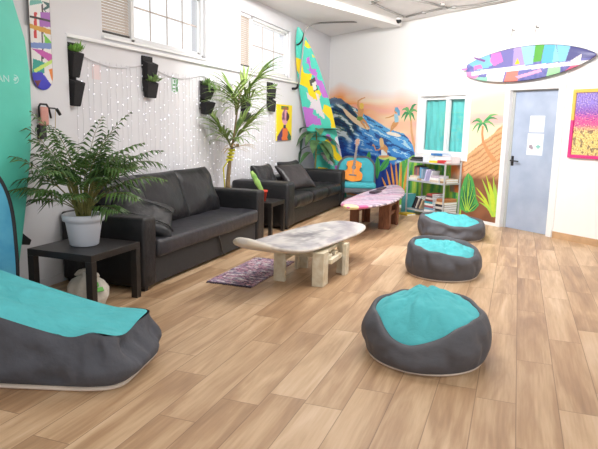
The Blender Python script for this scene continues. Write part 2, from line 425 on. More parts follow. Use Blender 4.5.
# door
d1 = thing('door_1', 'blue grey metal door in a white frame beside the painted hill', 'door', wall((DS0+DS1)/2, 0, 0)); d1['kind'] = 'structure'
B = new()
wbox(B, DS0-.075, DS0+.012, 0, DZ+.06, -.10, .022); wbox(B, DS1-.03, DS1+.06, 0, DZ+.06, -.10, .022); wbox(B, DS0+.012, DS1-.03, DZ-.012, DZ+.06, -.10, .022)
finish('door_frame', B, 'white', d1, bevel=.004)
B = new(); wbox(B, DS0+.012, DS0+.06, 0, DZ-.012, -.10, -.06); wbox(B, DS1-.045, DS1-.03, 0, DZ-.012, -.10, -.06); wbox(B, DS0+.06, DS1-.045, DZ-.03, DZ-.012, -.10, -.06)
finish('door_stop', B, 'frame_grey', d1)
B = new(); wbox(B, DS0+.06, DS1-.045, .008, DZ-.03, -.10, -.07); leaf = finish('door_leaf', B, 'door', d1)
hs, hz = bwp(509.6, 160.5)
B = new(); wbox(B, hs-.02, hs+.02, hz-.08, hz+.07, -.07, -.06); tube(B, [wall(hs, hz, -.06), wall(hs, hz, -.015), wall(hs+.03, hz, -.01), wall(hs+.15, hz-.005, -.012)], .011)
finish('door_handle', B, 'blackp', leaf)
def notice(px0, py0, px1, py1, kind):
    s0, z1 = bwp(px0, py0); s1, z0 = bwp(px1, py1)
    t = thing('paper_notice', 'white paper notice with a framed figure, upper one on the grey door' if kind == 0 else 'white paper notice with text lines and two small pictures, lower one on the grey door', 'notice', wall((s0+s1)/2, z0, -.069), 0, 'notices taped to the grey door')
    B = new(); wbox(B, s0, s1, z0, z1, -.0695, -.068); finish('sheet', B, 'paper', t)
    B = new(); w = s1-s0; h = z1-z0; o = (-.0679, -.0674)
    def r(a, b, c, d_): wbox(B, s0+w*a, s0+w*b, z0+h*c, z0+h*d_, *o)
    if kind == 0:
        r(.12, .88, .84, .87); r(.12, .88, .13, .16); r(.12, .16, .13, .87); r(.84, .88, .13, .87); r(.44, .56, .60, .70); r(.42, .50, .50, .60); r(.5, .58, .44, .56); r(.46, .54, .36, .44); r(.40, .60, .30, .34)
        finish('printing', B, 'ink', t)
    else:
        for k in range(5): r(.15, .85 if k % 2 else .7, .88-.07*k, .905-.07*k)
        r(.3, .7, .10, .13)
        finish('printing', B, 'ink', t)
        B = new(); r(.14, .28, .32, .46); r(.24, .40, .26, .40); r(.2, .34, .40, .48); finish('picture', B, 'inkd', t, label='pinkish grey printed picture')
        B = new(); r(.56, .86, .36, .44); r(.64, .78, .31, .48); finish('picture', B, 'inkg', t, label='teal printed picture')
notice(527.5, 115.6, 540.8, 132.3, 0)
notice(525, 133.4, 539, 155.7, 1)

# ------------------------------------------------------------------ mural
mural = thing('wall_mural', 'painted beach mural with blue wave, surfers, palms and orange sunset sky on the far wall', 'mural', wall(2.4, 0, 0))
def in_opening(s, z):
    return (S0-.03 < s < S1+.05 and SZ0-.04 < z < SZ1+.04) or (s > DS0-.07)
def px_of(s, z): return proj(np.array(wall(s, z)))
def nz(x, y, k=0.): return noise.noise(Vector((x, y, k)))
def sky_col(s, z, x, y):
    n = nz(s*1.1, z*2.6)*.6+nz(s*2.7, z*6, 3)*.4
    n2 = nz(s*.8, z*4.5, 9)*.7+nz(s*2, z*9, 5)*.3
    base = mixc(L((246, 156, 74)), L((248, 198, 166)), (s-.75+n*.5)/1.3)
    base = mixc(base, L((250, 216, 186)), (s-2.6+n*.5)/1.2)
    base = mixc(base, L((246, 176, 170)), max(0, n2-.02)*2.4 if s > .9 else max(0, n2)*.7)
    base = mixc(base, L((252, 230, 190)), max(0, -n2-.02)*1.9)
    edge = 2.30+.06*nz(s*2.2, 0, 1)-.10*min(1, max(0, (s-1.)/1.))+(.16 if s > 3.8 else 0)*min(1, (s-3.8))
    edge += .16*math.exp(-((s-.45)/.4)**2)
    return mixc(base, L((244, 243, 241)), (z-edge+.30)/.34)
def paint_grid(name, s0, s1, z0, z1, step, off, colf, mask=None, label=None):
    B = new(); ns = int((s1-s0)/step); nzz = int((z1-z0)/step); V = {}; cols = []
    for i in range(ns):
        for j in range(nzz):
            s = s0+(i+.5)*step; z = z0+(j+.5)*step
            if in_opening(s, z): continue
            x, y = px_of(s, z)
            if mask and not mask(s, z, x, y): continue
            q = []
            for a, b in ((i, j), (i+1, j), (i+1, j+1), (i, j+1)):
                if (a, b) not in V: V[(a, b)] = B.v(wall(s0+a*step, z0+b*step, off))
                q.append(V[(a, b)])
            B.f(q); cols.append(colf(s, z, x, y))
    return finish(name, B, PAINT, mural, colors=cols, recalc=False, label=label)
paint_grid('painted_sky', .02, DS0-.075, .05, 2.62, .03, .0015, sky_col)
WAVE = [(328, 99), (334, 97.5), (341, 98.5), (347, 103), (352, 106), (357, 109), (362, 113), (368, 116), (376, 121), (386, 127), (395, 131), (404, 134), (409, 139), (414, 147), (416, 152), (430, 215), (328, 215)]
def wave_col(s, z, x, y):
    u, v = x, y
    if True:
        # flow direction: down the face on the right, curling at the crest
        curl = math.exp(-((u-345)/17)**2-((v-118)/26)**2)
        ang = math.atan2(v-128, u-322)
        flow = (v-98)*.9-(u-330)*.38
        a = flow*(1-curl)+curl*(math.hypot(u-366, v-100)*1.25)
        w = nz(u*.045, v*.09, 1)*5+nz(u*.12, v*.22, 2)*2.2
        st = math.sin((a+w)*.62)+.6*nz((u+v*.4)*.10, (v-u*.38)*.6, 4)*1.7
        deep = (v-(100+(u-330)*.45))/52
        c = mixc(L((104, 184, 232)), L((34, 108, 204)), deep*1.4)
        c = mixc(c, L((22, 44, 132)), (deep-.55)*1.8)
        if st > .95: c = mixc(c, L((190, 228, 244)), .9 if deep < .6 else .5)
        elif st > .3: c = mixc(c, L((70, 150, 220)), .6)
        elif st < -.7: c = mixc(c, L((20, 48, 130)), .8)
        if curl > .25:
            d_ = mixc(L((40, 70, 96)), L((34, 92, 118)), nz(u*.2, v*.2, 8)+.5)
            if st > .7: d_ = L((214, 224, 224))
            elif st > .35: d_ = L((120, 140, 120))
            elif st < -.6: d_ = L((24, 44, 78))
            c = mixc(c, d_, min(1, (curl-.25)*2.6))
        edge = math.hypot((u-338)/11, (v-101)/6)
        if u < 347 and v < 104: c = mixc(c, L((106, 120, 142)), .8)
        return c
paint_grid('painted_wave', .02, 3.0, .10, 2.2, .016, .003, wave_col, lambda s, z, x, y: inpoly(x+.6*nz(s*6, z*6), y+.6*nz(s*6, z*6, 3), WAVE))
HILL = [(460, 168), (465, 158), (470, 153), (477, 147), (485, 140), (492, 135), (498, 129), (507, 121), (507, 240), (455, 240), (458, 190)]
def hill_col(s, z, x, y):
    a = (y-140)+(x-480)*.62
    st = math.sin(a*1.25+2.4*nz(x*.07, y*.09)+.9*nz(x*.2, y*.25, 4))
    c = mixc(L((228, 178, 132)), L((214, 160, 112)), nz(x*.1, y*.1, 5)+.5)
    if st > .62: c = mixc(c, L((160, 102, 62)), .6)
    elif st < -.6: c = mixc(c, L((232, 176, 126)), .6)
    low = (y-172+2.5*nz(x*.15, 0)-(x-470)*.06)/7
    return mixc(c, mixc(L((150, 96, 66)), L((122, 76, 52)), nz(x*.08, y*.08)+.5), low)
paint_grid('painted_hill', 3.9, DS0-.07, .05, 1.9, .016, .003, hill_col, lambda s, z, x, y: inpoly(x, y, HILL))
GREENS = [L(c) for c in ((64, 168, 186), (44, 132, 104), (84, 168, 84), (132, 200, 84), (176, 214, 84), (214, 220, 108), (236, 158, 72))]
def fol_col(s, z, x, y):
    a = s*30+4*nz(s*4, z*1.5)
    k = math.sin(a*1.0)+.8*nz(s*9, z*1.6, 2)
    if s < 2.55: return mixc(L((24, 44, 130)), L((34, 70, 150)), k*.5+.3)
    i = int((nz(s*7, z*1.0, 6)*.5+.62)*5.4+k*.8)
    if s > 3.9 and z > .45: return mixc(L((226, 132, 66)), L((70, 150, 150)), nz(s*8, z*4)+.4)
    return GREENS[max(0, min(6, i))]
FOL = [(366, 168), (380, 168), (392, 166), (405, 160), (416, 154), (462, 158), (464, 170), (460, 190), (462, 226), (366, 226)]
paint_grid('painted_undergrowth', 1.4, 4.3, .05, 1.05, .02, .0045, fol_col, lambda s, z, x, y: inpoly(x, y, FOL))
def mpoly(B, pts, off, mi=0):
    vs = [B.v(wall(*bwp(x, y), off)) for x, y in pts]
    f = B.f(vs, mi)
    if f and len(vs) > 4: bmesh.ops.triangulate(B.b, faces=[f])
def brush(B, pts, ws, off, mi=0):            # a tapering brush stroke (photograph px)
    n = len(pts); Lp, Rp = [], []
    for i in range(n):
        a = Vector(pts[max(0, i-1)]); b = Vector(pts[min(n-1, i+1)]); t = (b-a).normalized(); q = Vector((-t.y, t.x)); w = ws[i] if isinstance(ws, (list, tuple)) else ws
        p = Vector(pts[i]); Lp.append(p+q*w/2); Rp.append(p-q*w/2)
    V1 = [B.v(wall(*bwp(p.x, p.y), off)) for p in Lp]; V2 = [B.v(wall(*bwp(p.x, p.y), off)) for p in Rp]
    for i in range(n-1): B.f([V1[i], V1[i+1], V2[i+1], V2[i]], mi)
def ell(cx, cy, rx, ry, rot=0, n=18):
    c, s = math.cos(rot), math.sin(rot)
    return [(cx+rx*math.cos(t)*c-ry*math.sin(t)*s, cy+rx*math.cos(t)*s+ry*math.sin(t)*c) for t in [2*PI*k/n for k in range(n)]]
pm = lambda n, c: mat('paint_'+n, c, .75, var=.06, vscale=30)
SKIN, SKIN2, BLOND, BLUEH, SUITG, SUITB, SUITW, BRDW, BRDG, BRDC = [pm(*a) for a in (('skin_tan', (222, 160, 104)), ('skin_peach', (240, 192, 152)), ('blond', (244, 206, 96)), ('blue_hair', (112, 170, 206)), ('green_suit', (122, 156, 74)), ('pale_blue_suit', (160, 206, 224)), ('white_suit', (238, 240, 240)), ('white_board', (246, 236, 220)), ('lime_board', (206, 220, 120)), ('cream_board', (240, 214, 176)))]
q1 = lambda *p: [(330+x/6.644, 75+y/6.644) for x, y in p]
q2 = lambda *p: [(330+x/6.644, 125+y/6.644) for x, y in p]
# surfer 1
B = new()
mpoly(B, q1((82, 222), (104, 226), (150, 268), (215, 312), (262, 342), (270, 358), (250, 364), (215, 352), (160, 316), (110, 268)), .006, 3)
brush(B, q1((196, 226), (186, 200), (190, 172), (212, 158), (236, 149)), [2.2, 2, 1.6, 1.2, .8], .0066, 0)
mpoly(B, q1((190, 222), (208, 214), (226, 226), (222, 262), (216, 284), (188, 282), (184, 256)), .0066, 0)
brush(B, q1((222, 228), (214, 250), (190, 262), (166, 240)), [1.4, 1.2, 1, .8], .0068, 0)
brush(B, q1((200, 290), (214, 318), (228, 336), (240, 356)), [3, 2.4, 1.8, 1.2], .0064, 0); brush(B, q1((214, 290), (236, 312), (248, 332), (262, 350)), [3, 2.2, 1.7, 1.2], .0065, 0)
mpoly(B, ell(330+212/6.644, 75+206/6.644, 2.2, 3.1), .0072, 1)
mpoly(B, q1((180, 276), (216, 276), (222, 292), (200, 306), (182, 298)), .0072, 2)
finish('painted_surfer', B, [SKIN, BLOND, SUITG, BRDC], mural, recalc=False, label='painted blond surfer with one arm raised on a cream board')
# surfer 2
B = new()
mpoly(B, q1((374, 382), (392, 376), (440, 384), (470, 398), (474, 408), (452, 412), (410, 402), (384, 394)), .006, 3)
brush(B, q1((434, 264), (412, 274), (392, 282), (368, 286)), [1.6, 1.3, 1.1, .7], .0064, 0)
brush(B, q1((448, 306), (426, 322), (412, 344), (404, 374)), [3.4, 2.8, 1.8, 1.1], .0064, 0); brush(B, q1((450, 312), (438, 334), (424, 350), (402, 376)), [2.8, 2.4, 1.6, 1], .0065, 0)
mpoly(B, q1((428, 258), (450, 262), (458, 290), (456, 312), (432, 316), (430, 290)), .0066, 2)
mpoly(B, ell(330+440/6.644, 75+238/6.644, 1.7, 2.6), .0067, 0)
mpoly(B, q1((434, 216), (452, 214), (466, 240), (466, 270), (454, 270), (448, 250), (432, 238)), .0072, 1)
finish('painted_surfer', B, [SKIN, BLUEH, SUITB, BRDW], mural, recalc=False, label='painted blue haired surfer crouching on a white board')
# surfer 3
B = new()
mpoly(B, ell(330+382/6.644, 125+220/6.644, 9.5, 2.2, .08), .006, 3)
brush(B, q2((328, 208), (356, 212), (392, 206)), [1.6, 2.6, 2.2], .0064, 0)
brush(B, q2((344, 150), (326, 166), (306, 168), (296, 140), (284, 130)), [1.5, 1.3, 1.2, 1.2, 2.2], .0065, 0)
mpoly(B, q2((334, 138), (358, 124), (378, 140), (390, 160), (376, 172), (384, 204), (342, 206), (342, 172)), .0066, 0)
mpoly(B, q2((342, 166), (354, 164), (360, 182), (380, 190), (382, 202), (342, 202)), .0072, 2)
mpoly(B, q2((330, 92), (342, 84), (354, 92), (360, 120), (358, 144), (344, 150), (332, 132)), .0074, 1)
finish('painted_surfer', B, [SKIN, mat('paint_sand_hair', (236, 196, 140), .75), SUITW, BRDG], mural, recalc=False, label='painted surfer sitting on a lime board seen from behind')
# palms
PG, PG2, PT, PT2 = pm('palm_green', (112, 176, 108)), pm('palm_green_dark', (64, 148, 92)), pm('palm_trunk', (222, 168, 120)), pm('palm_trunk_brown', (206, 146, 96))
def ppalm(c, tips, trunk, tw, lab, mats):
    B = new(); brush(B, trunk, tw, .006, 1)
    for k, (x, y) in enumerate(tips):
        m1 = ((c[0]+x)/2, (c[1]+y)/2-2.6-abs(x-c[0])*.08)
        brush(B, [c, ((c[0]*1.2+m1[0]*.8)/2, (c[1]*1.2+m1[1]*.8)/2-.6), m1, ((m1[0]+x)/2, (m1[1]+y)/2-.6), (x, y)], [.8, 2.0, 2.4, 1.6, .3], .0066+.0002*k, 0 if k % 2 else 2)
    finish('painted_palm', B, mats, mural, recalc=False, label=lab)
ppalm((409.8, 113.5), [(401.5, 118.5), (402, 110.5), (404.5, 121.5), (405.5, 108.5), (417, 104.5), (418, 112.5), (415, 120.5), (411, 121)], [(410, 114), (411.3, 121), (411.8, 132), (413.5, 142), (416, 152)], [1.4, 1.7, 2.1, 2.6, 3], 'painted palm tree left of the window', [PG, PT, PG2])
q3 = lambda *p: [(460+x/6.42, 95+y/6.42) for x, y in p]
ppalm(q3((148, 184))[0], q3((74, 182), (80, 232), (112, 244), (246, 128), (244, 156), (226, 204), (182, 244), (96, 164)), q3((148, 200), (144, 250), (150, 300), (176, 356), (226, 430)), [1.8, 2.1, 2.6, 3.4, 5], 'painted palm tree on the brown hill', [PG, PT2, PG2])
# foreground leaves
LG, LDG, LY, LO, LYG = pm('leaf_green', (76, 164, 82)), pm('leaf_dark', (34, 112, 70)), pm('leaf_lime', (170, 212, 76)), pm('spike_orange', (232, 158, 70)), pm('spike_lime', (196, 216, 62))
def leafpoly(B, tip, base, w, off, mi):
    a, b = Vector(tip), Vector(base)
    brush(B, [tuple(a.lerp(b, t)) for t in (0, .12, .3, .5, .7, .88, 1)], [.2, w*.5, w*.9, w, w*.85, w*.45, .6], off, mi)
B = new()
for k in range(6):
    tip = [(382, 177), (386.6, 169.4), (391, 162.6), (396, 161.5), (401.5, 162), (408, 164)][k]
    base = (391+2.4*k, 198); leafpoly(B, tip, base, 2.1, .0066+.0002*k, 0)
finish('painted_spike_leaves', B, [LO], mural, recalc=False, label='painted fan of orange spiky leaves')
for tip, base, w in (((369.4, 151), (368.2, 168), 5), ((378, 156), (377.4, 179), 5.2), ((389.5, 158.5), (380, 171.5), 6.2), ((373, 162), (371, 186), 3.5)):
    B = new(); leafpoly(B, tip, base, w, .0068, 0); brush(B, [tip, base], [.3, .6], .0072, 1); finish('painted_leaf', B, [LG, LDG], mural, recalc=False)
q4 = lambda *p: [(455+x/6.9, 160+y/6.9) for x, y in p]
B = new()
mpoly(B, q4((92, 88), (122, 120), (140, 190), (148, 262), (168, 310), (130, 352), (80, 364), (40, 340), (30, 280), (40, 210), (66, 130)), .0066, 0)
for a, b in (((95, 100), (84, 350)), ((60, 180), (80, 340)), ((128, 180), (88, 344)), ((45, 250), (76, 350)), ((140, 240), (92, 350)), ((155, 300), (96, 356)), ((105, 130), (92, 250))):
    leafpoly(B, q4(a)[0], q4(b)[0], 3.4, .0074, 1)
    brush(B, q4(a, b), [.4, 1.0], .0078, 2)
finish('painted_leaf', B, [LG, LDG, LY], mural, recalc=False, label='big painted green leaf with lime veins right of the bookshelf')
B = new()
for k, (x, y) in enumerate(((146, 188), (188, 130), (218, 108), (266, 112), (148, 240), (166, 288), (240, 150), (282, 170))):
    tip = q4((x, y))[0]; base = q4((262+k*3, 392))[0]; mid = ((tip[0]*.5+base[0]*.5)+.8, (tip[1]*.55+base[1]*.45)-1.2)
    brush(B, [tip, ((tip[0]+mid[0])/2, (tip[1]+mid[1])/2-.4), mid, ((base[0]+mid[0])/2, (base[1]+mid[1])/2), base], [.3, 1.5, 2.4, 2.6, 2.0], .0066+.0002*k, k % 2)
finish('painted_fern', B, [LYG, LY], mural, recalc=False, label='painted lime green fern beside the door')

# ------------------------------------------------------------------ surfboards
def board(name, parent, o, ax, wd, length, hw, thick, rocker, colf, mats=PAINTG, nu=110, nv=36, label=None, world_col=True, smooth=True):
    """o: tail point, ax: long axis, wd: width direction; hw(t) half width; rocker(t) lift along the normal"""
    ax = Vector(ax).normalized(); wd = Vector(wd); wd = (wd-ax*wd.dot(ax)).normalized(); nn = ax.cross(wd).normalized()
    if nn.z < -.05: nn = -nn
    o = Vector(o); B = new(); rings = []; cols = []
    for i in range(nu+1):
        t = .5-.5*math.cos(PI*i/nu); t = .35*t+.65*i/nu
        w = max(hw(t), .002); th = thick*min(1, (w/.12))**.6; ring = []
        for k in range(nv):
            a = 2*PI*k/nv; cx, sx = math.cos(a), math.sin(a)
            x = w*math.copysign(abs(cx)**.75, cx); y = th/2*math.copysign(abs(sx)**.9, sx)
            ring.append((o+ax*(length*t)+wd*x+nn*(rocker(t)+y), t, cx, sx))
        rings.append(ring)
    V = [[B.v(p[0]) for p in r] for r in rings]
    for i in range(nu):
        for k in range(nv):
            k2 = (k+1) % nv
            if B.f([V[i][k], V[i][k2], V[i+1][k2], V[i+1][k]]):
                ps = (rings[i][k], rings[i][k2], rings[i+1][k2], rings[i+1][k])
                c = sum((p[0] for p in ps), Vector())/4
                a = 2*PI*(k+.5)/nv
                cols.append(colf((ps[0][1]+ps[2][1])/2, math.copysign(abs(math.cos(a))**.75, math.cos(a)), math.sin(a), c))
    B.f(V[0][::-1]); cols.append(cols[0]); B.f(V[-1]); cols.append(cols[-1])
    return finish(name, B, mats, parent, smooth=smooth, colors=cols, label=label), nn

# teal board leaning on the pier
HT = [(0, .02), (.08, .06), (.18, .125), (.3, .20), (.46, .285), (.58, .32), (.68, .33), (.78, .31), (.89, .225), (.96, .12), (1, .01)]
def hw_teal(t): return float(np.interp(t, [q[0] for q in HT], [q[1] for q in HT]))
tb = thing('surfboard', 'large plain seafoam green surfboard standing upright at the left wall', 'surfboard', (-3.86, 3.65, 0))
tax = Vector((-.035, .0, 1)); twd = Vector((.15, .98, 0)).normalized()
_, tn = board('board', tb, (-3.86, 3.65, .02), tax, twd, 2.78, hw_teal, .07, lambda t: 0., lambda t, x, s, c: L((94, 208, 186)), mats=M['teal_board'])
B = new(); prism(B, [(0, 0), (.10, -.02), (.12, .02), (.03, .10)], lambda a, b, t: Vector((-3.86, 3.65, .50))+twd*(.10+a)+Vector((0, 0, b))+tn*t, .02, .028); finish('fin', B, 'blackp', tb)
# lettering
cu = bpy.data.curves.new('lettering', 'FONT'); cu.body = 'IAN'; cu.size = .078; cu.align_x = 'RIGHT'; cu.extrude = .001
to = bpy.data.objects.new('lettering', cu); COL.objects.link(to)
dg = bpy.context.evaluated_depsgraph_get(); me = bpy.data.meshes.new_from_object(to.evaluated_get(dg)); bpy.data.objects.remove(to)
nn = tn if tn.dot(Vector((1, -1, 0))) > 0 else -tn
fz = tax.normalized()
fx = fz.cross(nn).normalized() * 1
if fx.dot(Vector((0, 1, 0))) < 0: fx = -fx
fzz = nn.cross(fx).normalized()
cz = Vector((-3.86, 3.65, .02))+fz*1.81
to_m = basis(fx, fzz, nn, cz+fx*.118+nn*.0345)
B = new(); B.b.from_mesh(me); B.transform(to_m); finish('lettering', B, 'letter', tb, recalc=False)
B = new()
for k in range(1):
    cc = cz+fx*.165+fzz*.028
    for r0, r1 in ((.029, .035), (.010, .016)):
        va = [B.v(cc+(fx*math.cos(2*PI*i/24)+fzz*math.sin(2*PI*i/24))*r0+nn*.0325) for i in range(24)]; vb = [B.v(cc+(fx*math.cos(2*PI*i/24)+fzz*math.sin(2*PI*i/24))*r1+nn*.0325) for i in range(24)]
        for i in range(24): B.f([va[i], va[(i+1) % 24], vb[(i+1) % 24], vb[i]])
    vs = [B.v(cc+fx*a+fzz*b+nn*.0328) for a, b in ((-.028, -.010), (-.008, .002), (.024, .018), (.032, .013), (0, -.008))]; B.f(vs)
finish('round_emblem', B, 'letter', tb, recalc=False)

# blue board with black rail
def hw_blue(t): return .27*max(0, (1-abs((t-.45)/.56)**3.2))**.6
bb_ = thing('surfboard', 'bright blue bodyboard with black rail leaning before the seafoam surfboard', 'surfboard', (-3.70, 3.225, 0))
board('board', bb_, (-3.70, 3.225, .01), (-.06, .03, 1), (.35, .92, 0), 1.22, hw_blue, .055, lambda t: 0., lambda t, x, s, c: (0, 0, 0), mats=M['blue_board'])
B = new(); bax = Vector((-.06, .03, 1)).normalized(); bwd = Vector((.35, .92, 0)); bwd = (bwd-bax*bwd.dot(bax)).normalized(); pts = []
for sgn in (1, -1):
    rng = [i/40 for i in range(41)]
    for t in (rng if sgn == 1 else rng[::-1]): pts.append(Vector((-3.70, 3.225, .01))+bax*1.22*t+bwd*(hw_blue(t)*sgn))
tube(B, pts+[pts[0]], .019, 8); finish('rail', B, 'rail', bb_, smooth=True)

# camouflage longboard in the corner
CC = dict(t=L((84, 206, 184)), y=L((244, 214, 36)), p=L((190, 116, 204)), w=L((222, 214, 222)), k=L((78, 82, 78)), g=L((226, 226, 220)))
qA = lambda *p: [(288+x/8.98, 25+y/8.98) for x, y in p]
qB = lambda *p: [(293+x/8.98, 70+y/8.98) for x, y in p]
qC = lambda *p: [(298+x/8.98, 118+y/8.98) for x, y in p]
CAMO = [('y', qA((155, 130), (215, 205), (175, 210), (148, 185))), ('y', qA((212, 258), (245, 292), (222, 292))), ('y', qA((50, 286), (125, 310), (132, 400), (110, 455), (60, 380))), ('y', qA((130, 380), (147, 440), (215, 438), (215, 470), (100, 470))),
        ('p', qA((162, 300), (192, 283), (203, 345), (207, 388), (265, 430), (255, 470), (200, 430), (188, 350), (163, 340))),
        ('y', qB((80, -5), (110, 30), (165, 40), (160, 90), (170, 140), (190, 190), (230, 178), (262, 200), (240, 245), (210, 268), (148, 242), (128, 160), (60, 128), (70, 60))),
        ('p', qB((130, -10), (205, -10), (212, 40), (217, 85), (262, 100), (280, 140), (320, 250), (268, 247), (230, 150), (203, 110), (198, 60), (168, 25), (140, 10))),
        ('w', qB((118, 192), (160, 240), (200, 262), (240, 300), (265, 380), (272, 432), (228, 402), (208, 360), (148, 337), (163, 290), (128, 250))), ('w', qB((200, 200), (232, 220), (252, 330), (288, 430), (265, 442), (240, 330), (213, 250))),
        ('p', qB((85, 328), (186, 345), (176, 390), (228, 455), (120, 520))), ('p', qC((70, -20), (175, -20), (218, 62), (150, 62), (95, 25))),
        ('y', qB((280, 308), (345, 338), (392, 455), (410, 520), (345, 520), (330, 440), (263, 370))), ('p', qC((250, 150), (286, 144), (302, 205), (270, 226))),
        ('y', qC((238, 200), (272, 188), (302, 235), (337, 250), (342, 300), (400, 350), (385, 400), (328, 372), (308, 330), (308, 290), (253, 240))),
        ('w', qC((328, 180), (352, 162), (367, 230), (400, 320), (388, 352), (358, 290))), ('w', qC((205, 308), (247, 308), (262, 370), (322, 390), (317, 432), (260, 397), (220, 352))), ('w', qC((20, 270), (70, 260), (80, 400), (40, 430))), ('p', qC((330, 430), (380, 420), (400, 520), (330, 520))), ('y', qC((180, 440), (260, 450), (300, 540), (200, 560))),
        ('k', qB((148, 90), (196, 63), (222, 180), (184, 197))), ('g', qB((168, 122), (203, 98), (214, 172), (190, 186)))]
def camo_col(t, x, s, c):
    u0, v0 = proj(np.array(c)); u = u0+.35*nz(u0*.9, v0*.9, 1); v = v0+.35*nz(u0*.9, v0*.9, 7)
    for k_, P in CAMO[::-1]:
        if inpoly(u, v, P): return CC[k_]
    return CC['t']
cb = thing('surfboard', 'tall longboard painted in teal, yellow and purple camouflage leaning in the corner', 'surfboard', (-3.47, 11.85, 0))
ca, ct = Vector((-3.47, 11.85, .02)), Vector((-3.975, 10.63, 3.32))
def hw_camo(t): return .285*max(0, (1-abs((t-.40)/.605)**2.4))**.75
board('board', cb, ca, ct-ca, (.93, .36, 0), (ct-ca).length, hw_camo, .07, lambda t: -.10*(2*t-1)**2*0, camo_col, nu=300, nv=90)
B = new(); ax = (ct-ca).normalized(); wd = Vector((.93, .36, 0)); wd = (wd-ax*wd.dot(ax)).normalized(); nn_ = ax.cross(wd)
if nn_.dot(Vector((1, -3, 0))) < 0: nn_ = -nn_
p = ca+ax*((ct-ca).length*.945)
pts = [p+wd*(hw_camo(.945)+.01)*u+ax*(.10*u-.06*(1-u*u))+nn_*(.045*math.sqrt(max(0, 1-.4*u*u))) for u in [-1+.2*i for i in range(11)]]
tube(B, pts, .016, 8); finish('strap', B, 'blackp', cb, smooth=True)
# grey pipe from the ceiling
B = new()
def ony_(x, y, Y):
    d_ = ray(x, y); return Vector(CAM+d_*(Y/d_[1]))
pp = [onz(357, 22, ZC-.015), onz(335, 22.4, ZC-.015), onz(320, 23, ZC-.015)]
Yc = 10.62
pp += [ony_(312, 24.5, 10.75), ony_(307.5, 27, Yc), ony_(305, 31, Yc), ony_(304, 38, Yc), ony_(302.5, 55, Yc), ony_(300, 75, Yc), ony_(298.5, 84, Yc)]
tube(B, pp, .014, 8)
pe = ony_(298.5, 84, Yc)
rk = thing('board_rack', 'grey pipe rack bending from the ceiling down across the camouflage longboard', 'rack', pe)
finish('pipe', B, 'conduit', rk, smooth=True)
B = new(); tube(B, [pe, ony_(297.2, 87.5, Yc), ony_(295.6, 88.6, Yc+.05), Vector((XW+.005, Yc+.05, ony_(295.5, 88.5, Yc).z))], .024, 8); finish('hook', B, 'blackp', rk, smooth=True)

# surf table: white
def surf_table(label, o, tip, hw, thick, rocker, colf, woodmat, legs, ztop, group, wd=(1, 0, 0), leglab=None):
    o, tip = Vector(o), Vector(tip)
    c = (o+tip)/2
    t = thing('surfboard_table', label, 'table', (c.x, c.y, 0), 0, group)
    board('tabletop', t, o, tip-o, wd, (tip-o).length, hw, thick, rocker, colf, nu=120, nv=48)
    for q in legs:
        B = new()
        for (xa, xb, ya, yb) in q: box(B, xa, xb, ya, yb, 0, ztop)
        finish('leg', B, woodmat, t, bevel=.004)
    return t
def hw_white(t): return .36*max(0, (1-abs((t-.46)/.545)**3.2))**.55
def rk_white(t): return .155*max(0, (t-.66)/.34)**2.0
def col_white(t, x, s, c):
    n = nz(c.x*3.2, c.y*1.3, 1)+.6*nz(c.x*7, c.y*4, 3); n2 = nz(c.x*2.4, c.y*1.5, 7)+.5*nz(c.x*9, c.y*3, 5)
    n3 = nz(c.x*16, c.y*5, 2)+.5*nz(c.x*30, c.y*12, 3)
    b = mixc(L((212, 208, 206)), L((150, 145, 156)), n*1.2+.35+n3*.5)
    b = mixc(b, L((104, 98, 110)), max(0, n2*.8+n3*.5-.10)*1.6)
    b = mixc(b, L((236, 232, 228)), max(0, n3-.25)*1.6)
    b = mixc(b, L((232, 222, 206)), max(0, (abs(x)-.93)*7)+max(0, (t-.90)*8))
    return b if s > -.35 else L((222, 212, 196))
legsW = [[(-2.19, -2.07, 5.30, 5.345), (-2.19, -2.155, 5.345, 5.42)], [(-1.77, -1.655, 5.26, 5.315), (-1.695, -1.655, 5.315, 5.42)], [(-1.70, -1.58, 5.86, 5.91), (-1.62, -1.58, 5.79, 5.86)], [(-2.17, -2.05, 5.92, 5.965), (-2.17, -2.135, 5.85, 5.92)]]
wt = surf_table('coffee table made of a grey and white washed surfboard on white wooden trestle legs', (-1.83, 6.76, .375), (-2.19, 4.58, .375), hw_white, .085, rk_white, col_white, 'painted_wood', legsW, .335, 'surfboard coffee tables')
for a in ((-1.66, -1.62, 5.42, 5.79), (-2.14, -2.10, 5.42, 5.85)):
    B = new(); box(B, *a, .20, .245); finish('rail', B, 'painted_wood', wt, bevel=.003)
for a in ((-2.10, -1.66, 5.44, 5.56), (-2.10, -1.66, 5.66, 5.78)):
    B = new(); box(B, *a, .245, .275); finish('cross_board', B, 'painted_wood', wt, bevel=.003)
B = new(); box(B, -2.14, -1.68, 5.33, 5.88, .300, .334); finish('top_frame', B, 'painted_wood', wt, bevel=.003)

